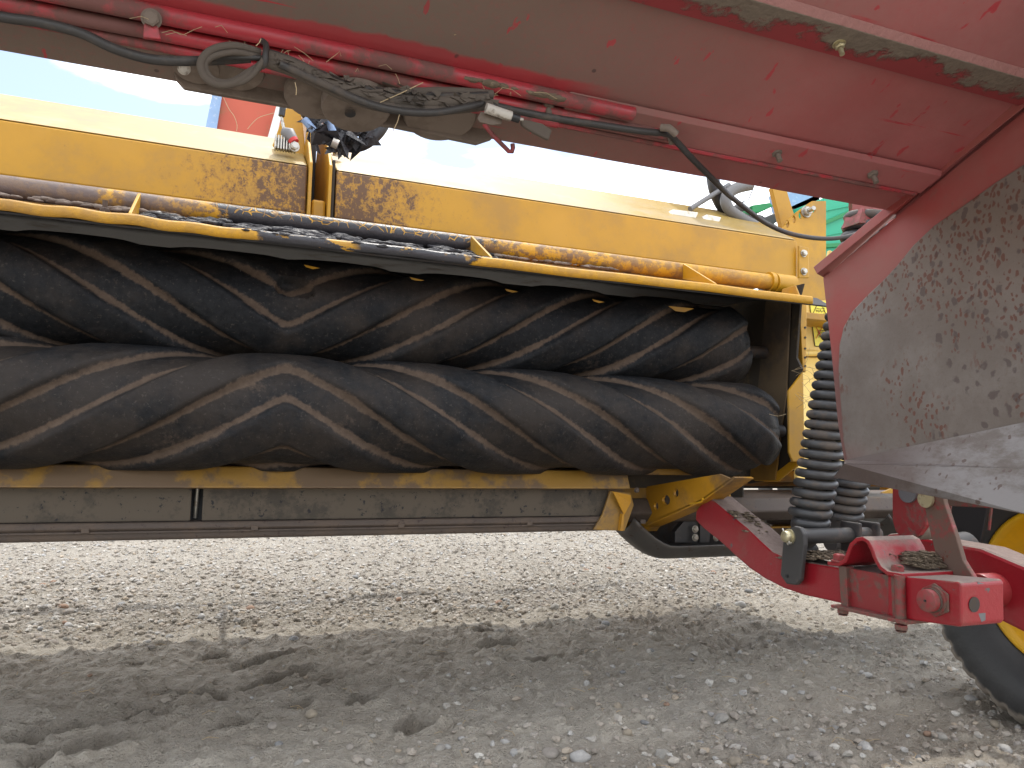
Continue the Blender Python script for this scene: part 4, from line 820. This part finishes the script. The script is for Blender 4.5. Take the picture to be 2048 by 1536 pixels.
# clamp: arched strap, side plates, bolts, bottom plate
arch = [(1654, 1122), (1676, 1124), (1687, 1118), (1692, 1105), (1699, 1087), (1712, 1075), (1725, 1073), (1737, 1080), (1746, 1097), (1752, 1114), (1762, 1132), (1775, 1142), (1804, 1147)]
A2 = [at(a, b, X=1.19) for a, b in arch]; th = .0085; inner = []
for i, p in enumerate(A2):
    d = (A2[min(i+1, len(A2)-1)]-A2[max(i-1, 0)]).normalized(); nn = Vector((0, -d.z, d.y)); nn = nn if i in (0,) or nn.z < 0 or True else nn
    nn = Vector((0, d.z, -d.y)); 
    if nn.z > 0 and abs(d.y) > .5: nn = -nn
    cc_ = at(1722, 1130, X=1.19)
    inner.append(p+nn*th)
# thickness direction: always away from the outer side (left-to-right run, inner side below)
outer = A2; run = outer[-1]-outer[0]
inner = []
for i, p in enumerate(outer):
    d = (outer[min(i+1, len(outer)-1)]-outer[max(i-1, 0)]).normalized(); nn = Vector((0, d.z, -d.y)) if d.y*0 == 0 else d
    s_ = 1 if Vector((0, d.z, -d.y)).dot(Vector((0, run.z, -run.y))) >= 0 or abs(d.z) > abs(d.y) else 1
    base = Vector((0, run.z, -run.y)); base = base if base.z < 0 else -base
    q = Vector((0, d.z, -d.y)); q = q if (Vector((0, run.z, -run.y)).z < 0) else -q
    inner.append(p+q*th)
prism('clamp_strap', outer+inner[::-1], (.135, 0, 0), 'red_top', AR, .0015, smooth=True, sharp=40)
px_1 = lambda a, b: at(a, b, X=1.205)
prism('clamp_rib', [at(a, b, X=1.195) for a, b in ((1677, 1131), (1692, 1134), (1696, 1216), (1682, 1213))], (.02, 0, 0), 'red', AR, .001)
prism('clamp_rib', [at(a, b, X=1.195) for a, b in ((1781, 1152), (1790, 1153), (1793, 1238), (1785, 1237))], (.02, 0, 0), 'red', AR, .001)
prism('clamp_side', [at(a, b, X=1.205) for a, b in ((1690, 1135), (1785, 1152), (1788, 1236), (1693, 1216))], (.006, 0, 0), 'red', AR, .001)
prism('clamp_base', [at(a, b, X=1.18) for a, b in ((1661, 1209), (1810, 1242), (1811, 1250), (1662, 1215))], (.135, 0, 0), 'red_dark', AR, .001)
for a, b, b1 in ((1799, 1150, 1244),):
    tube('clamp_bolt', [at(a, b, X=1.193), at(a+3, b1, X=1.193)], .0095, 'red', AR, 14)
for a, b in ((1686, 1217), (1802, 1249)):
    p = at(a, b, X=1.195); bolt('bolt_head', p, (0, .0, -1), .012, .011, 'red_dark', AR, False)
for a, b, X_ in ((1678, 1121, 1.2), (1795, 1144, 1.21), (1845, 1133, 1.31)):
    bolt('bolt_head', at(a, b, X=X_)-Vector((0, 0, .002)), (0, 0, 1), .0125, .013, 'red', AR)
# upright strap and rounded hanger plate behind the block
prism('upright_strap', [at(a, b, X=1.32) for a, b in ((1836, 960), (1880, 960), (1888, 1005), (1912, 1075), (1925, 1120), (1950, 1160), (1925, 1165), (1882, 1150), (1866, 1090))], (.012, 0, 0), 'red', AR, .002)
hp = [(1784, 960)]+[(1784, 1040), (1790, 1062), (1800, 1073), (1818, 1078), (1838, 1070), (1852, 1050), (1858, 1020), (1852, 960)]
prism('hanger_plate', [at(a, b, X=1.40) for a, b in hp], (.015, 0, 0), 'red', AR, .003)
tube('hanger_bush', [at(1822, 1045, X=1.415), at(1822, 1045, X=1.415)+Vector((.05, 0, 0))], .037, 'dustbrown', AR, 28)
tube('hanger_pin', [at(1854, 998, X=1.318), at(1854, 998, X=1.318)+Vector((-.006, 0, 0))], .017, 'pin', AR, 20)
tube('hanger_pin', [at(1818, 985, X=1.40), at(1818, 985, X=1.40)+Vector((-.006, 0, 0))], .022, 'bare', AR, 20)
# dirt heaped on the arm
ch = lumps(1.225, 1.30, 1.40, 1.25, .475, .497, 700, .0015, .0045, 'dirt_heap', None, 'chaff', .9); tag(ch, 'brown heap of chaff and soil lying on the lift arm below the springs', 'dirt')
ch = lumps(1.25, 1.32, 1.12, 1.07, .522, .505, 500, .0013, .004, 'dirt_heap', None, 'chaff', .9); tag(ch, 'clump of dry moss and soil lying on the arched clamp', 'dirt')
ch = lumps(1.22, 1.29, 1.60, 1.48, .565, .492, 60, .002, .006, 'dirt_heap', None, 'chaff', .9); tag(ch, 'dark soil crumbs along the top of the sloping arm end', 'dirt')

# pendulum link plate and pin at the spring foot
LK = thing('spring_link', 'black steel link plate with zinc pin on the side of the red arm', 'link', at(1585, 1110, X=1.19))
prism('link_plate', [at(a, b, X=1.195) for a, b in ((1566, 1078), (1574, 1060), (1588, 1052), (1600, 1055), (1607, 1068), (1608, 1090), (1600, 1160), (1592, 1170), (1572, 1168), (1560, 1150))], (.012, 0, 0), 'black_steel', LK, .003)
pc = at(1580, 1073, X=1.195); tube('washer', [pc, pc-Vector((.004, 0, 0))], .0165, 'pin', LK, 28)
pn = tube('pin', [pc-Vector((.004, 0, 0)), pc-Vector((.015, 0, 0)), pc-Vector((.017, 0, 0))], [.0125, .0125, .0105], 'pin', LK, 24)
tube('split_pin', [pc+Vector((-.010, .012, .016)), pc+Vector((-.012, 0, 0)), pc+Vector((-.010, -.012, -.014))], .002, 'zinc', LK, 8)
tube('split_pin', [pc+Vector((-.006, -.010, -.013)), pc+Vector((-.016, -.011, -.014))], .003, 'zinc', LK, 8)
bp_ = at(1574, 1152, X=1.194); tube('plug', [bp_, bp_-Vector((.002, 0, 0))], .004, 'dark', LK, 10)

# unseen bar and post added overhead to keep sun off the near ground
TBR = thing('sun_block_bar', 'heavy red bar added out of view behind the hood to shade the ground', 'sun blocker', (2.0, 2.25, 1.72))
box('bar', (1.5, 2.2, 1.95), (2.75, 2.7, 2.12), 'red_dark', TBR, .01)
box('upright', (2.46, 2.3, 1.2), (2.58, 2.42, 1.945), 'red_dark', TBR, .005)

# ------------------------------------------------------------------ SPRINGS
def spring(bottom, topp, R, r, pitch, label, group, foot=True):
    b, t_ = Vector(bottom), Vector(topp); ax = (t_-b).normalized(); L = (t_-b).length; a = ax.cross(Vector((0, 1, 0))).normalized(); c_ = ax.cross(a)
    root = thing('coil_spring', label, 'spring', b, group); n = int(L/pitch*18); pts = []
    for i in range(n+1):
        th_ = i/18*2*math.pi; s_ = i/18*pitch; RR = R*(1+.02*math.sin(i*.7)); pts.append(b+ax*s_+(a*math.cos(th_)+c_*math.sin(th_))*RR)
    V, Fc = tubev(pts, r, 10); ob('coil', V, Fc, 'spring', root, smooth=True)
    V, Fc = tubev([b-ax*.055, b-ax*.045, b-ax*.01, b+ax*.02, b+ax*.05], [.018, .026, R*.95, R*.86, R*.8], 24); ft = ob('spring_plug', V, Fc, 'black_steel', root, smooth=True, sharp=50)
    tube('plug_eye', [b-ax*.07+Vector((-.028, 0, 0)), b-ax*.07+Vector((.028, 0, 0))], .024, 'black_steel', root, 24)
    V, Fc = tubev([b+ax*.02, b+ax*(L*.98)], R*.62, 16); ob('damper_core', V, Fc, 'dustbrown', root, smooth=True)
    return root
GSP = 'paired coil springs standing on the lift arm'
s1b = at(1616, 1046, Y=1.42); s1t = at(1735, 425, Y=1.30)
spring(s1b, s1t, .040, .0103, .0232, 'front coil spring, tall black coils rising behind the red shield edge', GSP)
s2b = at(1687, 1032, Y=1.55); s2t = at(1775, 600, Y=1.43)
spring(s2b, s2t, .040, .0103, .0225, 'rear coil spring, its lower black coils showing right of the front spring', GSP)
# cross shaft joining both feet
cs = thing('spring_foot_clevis', 'black clevis plates and cross bolt joining the two spring feet', 'clevis', at(1650, 1080, Y=1.45))
q1, q2 = at(1585, 1073, X=1.21), at(1700, 1062, Y=1.52)
tube('cross_shaft', [q1, q1+Vector((.25, 0, .0))], .017, 'black_steel', cs, 20)
for x_ in (1.375, 1.43): prism('clevis_plate', [(x_, q1.y-.03, q1.z-.075), (x_, q1.y+.03, q1.z-.075), (x_, q1.y+.03, q1.z+.03), (x_, q1.y-.03, q1.z+.03)], (.009, 0, 0), 'black_steel', cs, .004)
bolt('bolt', (1.36, q1.y-.015, q1.z-.055), (-1, -.6, 0), .009, .006, 'zinc', cs)
ap = prism('adjuster_plate', [at(a, b, Y=1.62) for a, b in ((1700, 1036), (1712, 1036), (1716, 1082), (1700, 1086))], (0, .006, 0), 'steelgrey', cs, .001)
prism('adjuster_plate', [at(a, b, Y=1.70) for a, b in ((1714, 1040), (1718, 1045), (1745, 1075), (1716, 1080))], (0, .02, 0), 'zinc', cs, .001)
for b in (1054, 1070): tube('adjuster_hole', [at(1705, b, Y=1.618), at(1705, b, Y=1.618)-Vector((0, .001, 0))], .0065, 'white', ap, 12)

# ------------------------------------------------------------------ WHEEL and its arm
WC = Vector((2.0, 1.308, .387))
WA = thing('wheel_carriage', 'thick red box arm with round pivot caps carrying the yellow rimmed muddy wheel', 'wheel carriage', (1.7, 1.25, 0)); WH = WA
prof = [(.03, .200), (.005, .215), (-.022, .245), (-.035, .285), (-.032, .325), (-.012, .358), (.015, .374), (.05, .381), (.13, .384), (.21, .381), (.245, .374), (.272, .358), (.292, .325), (.295, .285), (.282, .245), (.255, .215), (.23, .200)]
nT = 220; V = []; dirt = []
for i in range(nT):
    t_ = 2*math.pi*i/nT
    for j, (x_, r_) in enumerate(prof):
        lug = 0
        if r_ > .372: lug = .009*(1 if (i*1.0+x_*60) % 5 < 2.6 else -.3)
        elif r_ > .35: lug = .007*(1 if i % 5 < 3 else -.5)
        V.append((WC.x+x_, WC.y+math.cos(t_)*(r_+lug), WC.z+math.sin(t_)*(r_+lug))); dirt.append(1.0 if r_ > .37 else (.8 if r_ > .35 else (.12 if r_ > .3 else .0)))
n = len(prof); Fc = [(i*n+j, i*n+j+1, ((i+1) % nT)*n+j+1, ((i+1) % nT)*n+j) for i in range(nT) for j in range(n-1)]
ob('tyre', V, Fc, 'tyre', WH, smooth=True, sharp=40, attrs={'dirt': dirt})
rp_ = [(.035, .206), (.012, .204), (.012, .196), (.04, .190), (.06, .178), (.085, .165), (.10, .14), (.085, .115), (.07, .095), (.07, .05), (.07, .0005)]
V = [(WC.x+x_, WC.y+math.cos(2*math.pi*i/64)*r_, WC.z+math.sin(2*math.pi*i/64)*r_) for i in range(64) for x_, r_ in rp_]; n = len(rp_)
rim_ = ob('rim', V, [(i*n+j, i*n+j+1, ((i+1) % 64)*n+j+1, ((i+1) % 64)*n+j) for i in range(64) for j in range(n-1)], 'rim', WH, smooth=True, solid=.004)
hb = tube('hub', [(WC.x+.02, WC.y, WC.z), (WC.x+.07, WC.y, WC.z)], .05, 'red_dark', rim_, 28)
for k_ in range(6):
    t_ = k_*math.pi/3; bolt('wheel_nut', (WC.x+.066, WC.y+.08*math.cos(t_), WC.z+.08*math.sin(t_)), (-1, 0, 0), .011, .012, 'zinc', rim_)
prism('arm_beam', [at(a, b, X=1.62) for a, b in ((1772, 1068), (1800, 1066), (1880, 1082), (1960, 1096), (2060, 1138), (2160, 1200), (2180, 1330), (2060, 1272), (1960, 1222), (1880, 1180), (1800, 1150), (1772, 1130))], (.09, 0, 0), 'red_top', WA, .008)
c = at(1985, 1180, X=1.61); tube('pivot_cap', [c+Vector((.02, 0, 0)), c-Vector((.035, 0, 0)), c-Vector((.038, 0, 0))], [.037, .037, .035], 'red', WA, 32)
tube('cap_centre', [c-Vector((.038, 0, 0)), c-Vector((.0395, 0, 0))], .003, 'dark', WA, 10)
c2 = at(1942, 1184, X=1.60); tube('pivot_cap', [c2+Vector((.03, 0, 0)), c2-Vector((.02, 0, 0))], .018, 'red_dark', WA, 20)
tube('axle_stub', [(1.62, 1.308, .387), (2.03, 1.308, .387)], .035, 'red_dark', WA, 24)
tube('dark_cylinder', [at(1835, 1120, X=1.66), at(1880, 1105, X=1.7)+Vector((.1, 0, 0))], .05, 'black_steel', WA, 24)
px_('frame_channel', yz([(1895, 985), (2060, 985), (2060, 1020), (1895, 1012)], 1.75), 1.75, 1.76, 'red', WA, .002)
for a in (1898, 1980): tube('brake_pipe', [at(a+6, 985, X=1.8), at(a-2, 1060, X=1.8)], .0035, 'red', WA, 8)
mg = px_('mudguard', yz([(1860, 1005), (1975, 1012), (1960, 1085), (1880, 1080)], 1.9), 1.9, 1.91, 'dark', WA, .002)

# ------------------------------------------------------------------ things over the beam
# lever clamp / coupling with ribbed grip lying on the left beam
GR = thing('ribbed_coupling', 'small ribbed aluminium coupling with a grey stem lying on the left beam', 'coupling', at(570, 285, Y=1.93))
for i in range(8):
    p = at(551+i*5.6, 283+i*.9, Y=1.95); box('grip_rib', (p.x-.0022, p.y-.010, p.z-.020), (p.x+.0022, p.y+.012, p.z+.015), 'zinc', GR, .0012)
p = at(571, 287, Y=1.955); box('grip_body', (p.x-.026, p.y-.006, p.z-.016), (p.x+.024, p.y+.014, p.z+.010), 'steelgrey', GR, .002)
tube('coupling_body', [at(565, 262, Y=1.95), at(578, 268, Y=1.945), at(588, 282, Y=1.935)], [.010, .017, .012], 'steelgrey', GR, 16)
tube('coupling_ring', [at(585, 279, Y=1.93), at(589, 285, Y=1.928)], .0125, 'decal_red', GR, 16)
bolt('coupling_bolt', at(588, 293, Y=1.93), (.2, -1, 0), .011, .010, 'zinc', GR)
tube('stem', [at(568, 258, Y=1.95), at(563, 235, Y=1.96)], .004, 'zinc', GR, 10); tube('stem_grip', [at(563, 232, Y=1.96), at(566, 212, Y=1.96)], .008, 'hose', GR, 14)
# torn plastic bag round a hose coupling
HB = thing('hose_coupling', 'greasy black hose coupling wrapped in torn plastic above the beam gap', 'hose coupling', at(680, 265, Y=1.6))
V, Fc = tubev(cr_spline([at(a, b, Y=1.62) for a, b in ((600, 205), (622, 240), (655, 275), (690, 292), (725, 290), (755, 268), (772, 240), (775, 215))]), .0125, 14); ob('hose', V, Fc, 'hose', HB, smooth=True)
parts = []
for i in range(150):
    u_ = random.random(); a = 615+125*u_+random.uniform(-8, 8); b = 235+48*math.sin(u_*2.6)+random.uniform(-24, 16); p = at(a, b, Y=1.6+random.uniform(-.03, .03)); r = random.uniform(.004, .016)
    q = [p+Vector((random.gauss(0, 1), random.gauss(0, .7), random.gauss(0, 1)))*r for _ in range(4)]; parts.append(([*q, *[v+Vector((.001, -.0015, 0)) for v in q]], [(0, 1, 2, 3), (7, 6, 5, 4), (0, 1, 5, 4), (1, 2, 6, 5), (2, 3, 7, 6), (3, 0, 4, 7)]))
V, Fc = merge(parts); ob('torn_plastic', V, Fc, 'grease', HB)
lumps(0, 1, 0, 0, 0, 0, 1, .001, .001, 'x_', HB); bpy.data.objects.remove(bpy.data.objects['x_'])
for i, (a0, b0, a1, b1) in enumerate(((608, 238, 628, 262), (655, 240, 668, 268))): tube('silver_fitting', [at(a0, b0, Y=1.58), at(a1, b1, Y=1.58)], .008, 'blue', HB, 12)
tube('silver_fitting', [at(664, 284, Y=1.57), at(676, 290, Y=1.57)], .010, 'zinc', HB, 14)
# foil taped wraps and hoses over the right beam
for k_, (q, lab) in enumerate(((((1346, 418), (1398, 424), (1385, 455), (1336, 445)), 'crumpled foil tape wrap left of the hose loop over the right beam'), (((1414, 428), (1444, 434), (1432, 460), (1398, 452)), 'folded foil tape wrap right of the crumpled one over the beam'))):
    tw = prism('foil_wrap', [at(a, b, Y=1.99) for a, b in q], (0, .06, 0), 'tape', None, .004); tag(tw, lab, 'foil tape')
hs = tube('hydraulic_hose', cr_spline([at(a, b, Y=2.13) for a, b in ((1425, 350), (1430, 380), (1445, 412), (1470, 432), (1500, 445))]), .022, 'hose', None, 16); tag(hs, 'thick black hydraulic hose curving down over the right beam', 'hose')
hs = tube('hydraulic_hose', cr_spline([at(a, b, Y=2.08) for a, b in ((1500, 370), (1470, 378), (1452, 395), (1458, 418), (1488, 440), (1510, 452))]), .019, 'steelgrey', None, 16); tag(hs, 'grey shiny hose bend in front of the thick black hose', 'hose')
rd = tube('steel_rod', [at(1380, 418, Y=2.07), at(1458, 370, Y=2.12)], .0085, 'steelgrey', None, 12); tag(rd, 'straight grey steel rod slanting up to the hood edge', 'rod')

# ------------------------------------------------------------------ farther machines
TR = thing('green_machine', 'green farm machine with dark green ribs seen beyond the yellow cheek plate', 'farm machine', (5.0, 6.5, 0))
def far(a, b, Y=6.5): return at(a, b, Y=Y)
prism('side_panel', [far(1648, 395), far(1800, 395), far(1800, 600), far(1648, 600)], (0, .6, 0), 'green', TR, .01)
for (a0, b0), (a1, b1) in (((1640, 450), (1730, 412)), ((1640, 492), (1730, 486)), ((1640, 530), (1730, 540))): prism('panel_rib', [far(a0, b0-4, 6.46), far(a1, b1-4, 6.46), far(a1, b1+4, 6.46), far(a0, b0+4, 6.46)], (0, .06, 0), 'green_dark', TR, .005)
for b in (420, 470, 560): prism('panel_seam', [far(1650, b, 6.48), far(1790, b-28, 6.48), far(1790, b-26, 6.48), far(1650, b+2, 6.48)], (0, .03, 0), 'green', TR, 0)
prism('body', [(far(1648, 600).x-.2, 6.5, .45), (far(1800, 600).x, 6.5, .45), (far(1800, 600).x, 6.5, far(1800, 600).z+.1), (far(1648, 600).x-.2, 6.5, far(1800, 600).z+.1)], (0, 1.6, 0), 'green', TR, .02)
for xo in (.15, 1.0): tube('machine_wheel', [(far(1648, 600).x+xo, 7.0, .5), (far(1648, 600).x+xo+.25, 7.0, .5)], .5, 'tyre', TR, 40)
TC = thing('blue_grey_tractor', 'grey blue machine framework with round lamp beyond the hoses', 'farm machine', (4, 7, 0))
prism('boom', [far(1520, 440, 7), far(1640, 385, 7), far(1640, 405, 7), far(1560, 440, 7), (far(1530, 460, 7))], (0, .2, 0), 'black_steel', TC, .01)
prism('boom', [far(1570, 378, 7), far(1640, 392, 7), far(1640, 415, 7), far(1580, 420, 7)], (0, .3, 0), 'blue', TC, .01)
prism('boom', [far(1505, 410, 7), far(1540, 405, 7), far(1548, 412, 7), far(1520, 425, 7), far(1505, 425, 7)], (0, .2, 0), 'green_dark', TC, .01)
prism('boom', [far(1498, 425, 7.1), far(1525, 430, 7.1), far(1560, 455, 7.1), far(1555, 480, 7.1), far(1505, 470, 7.1)], (0, .3, 0), 'steelgrey', TC, .01)
c = far(1492, 410, 7); tube('lamp', [c, c+Vector((0, .15, 0))], .055, 'black_steel', TC, 20); tube('lamp_lens', [c, c-Vector((0, .01, 0))], .047, 'glass', TC, 20)
tube('aerial', [far(1497, 400, 7), far(1508, 372, 7)], .006, 'black_steel', TC, 6)
tube('mast', [far(1530, 470, 7.2), Vector((far(1530, 470, 7.2).x, 7.2, 0))], .08, 'black_steel', TC, 12)
RP = thing('red_machine_panel', 'faded red machine panel with blue post and white edge over the left beam', 'farm machine', (-.8, 12.0, 0))
prism('red_sheet', [far(432, 175, 12.0), far(575, 200, 12.0), far(535, 330, 12.0), far(400, 330, 12.0)], (0, .05, 0), 'redpanel', RP, .004)
prism('blue_post', [far(428, 170, 11.92), far(447, 172, 11.92), far(422, 330, 11.92), far(396, 330, 11.92)], (0, .06, 0), 'blue', RP, .004)
prism('white_edge', [far(556, 200, 11.85), far(570, 200, 11.85), far(540, 330, 11.85), far(520, 330, 11.85)], (0, .03, 0), 'white', RP, .004)
tube('paint_scratch', cr_spline([far(a, b, 11.85) for a, b in ((447, 195), (458, 218), (468, 232), (474, 250), (473, 262))]), .0045, 'straw', RP, 5); tube('paint_scratch', cr_spline([far(a, b, 11.85) for a, b in ((548, 226), (520, 234), (505, 246), (495, 258))]), .0045, 'straw', RP, 5)
pL, pR = far(415, 330, 12.0), far(530, 330, 12.0)
prism('lower_body', [(pL.x-.1, 12.0, 1.9), (pR.x+.1, 12.0, 1.9), (pR.x+.1, 12.0, pR.z+.05), (pL.x-.1, 12.0, pL.z+.05)], (0, .5, 0), 'redpanel', RP, .01)
for x_ in (pL.x, pR.x): box('post', (x_-.04, 12.2, -.02), (x_+.04, 12.4, 1.92), 'blue', RP, .005)
# fine dead weeds hanging off the flange beside the springs
parts = []
for i in range(16):
    p = at(random.uniform(1580, 1612), random.uniform(730, 850), Y=1.69); q = p+Vector((random.uniform(.0, .07), -.03, random.uniform(-.05, .06))); m_ = (p+q)/2+Vector((random.uniform(-.02, .02), -.02, random.uniform(-.02, .02))); parts.append(tubev(cr_spline([p, m_, q], 4), .0005, 4))
parts.append(tubev(cr_spline([at(1538, 828, Y=1.66), at(1556, 832, Y=1.65), at(1572, 828, Y=1.66)], 4), .0006, 4))
V, Fc = merge(parts); o = ob('root_threads', V, Fc, 'straw'); tag(o, 'fine dry root threads hanging on the yellow end flange', 'dry roots'); o['kind'] = 'stuff'
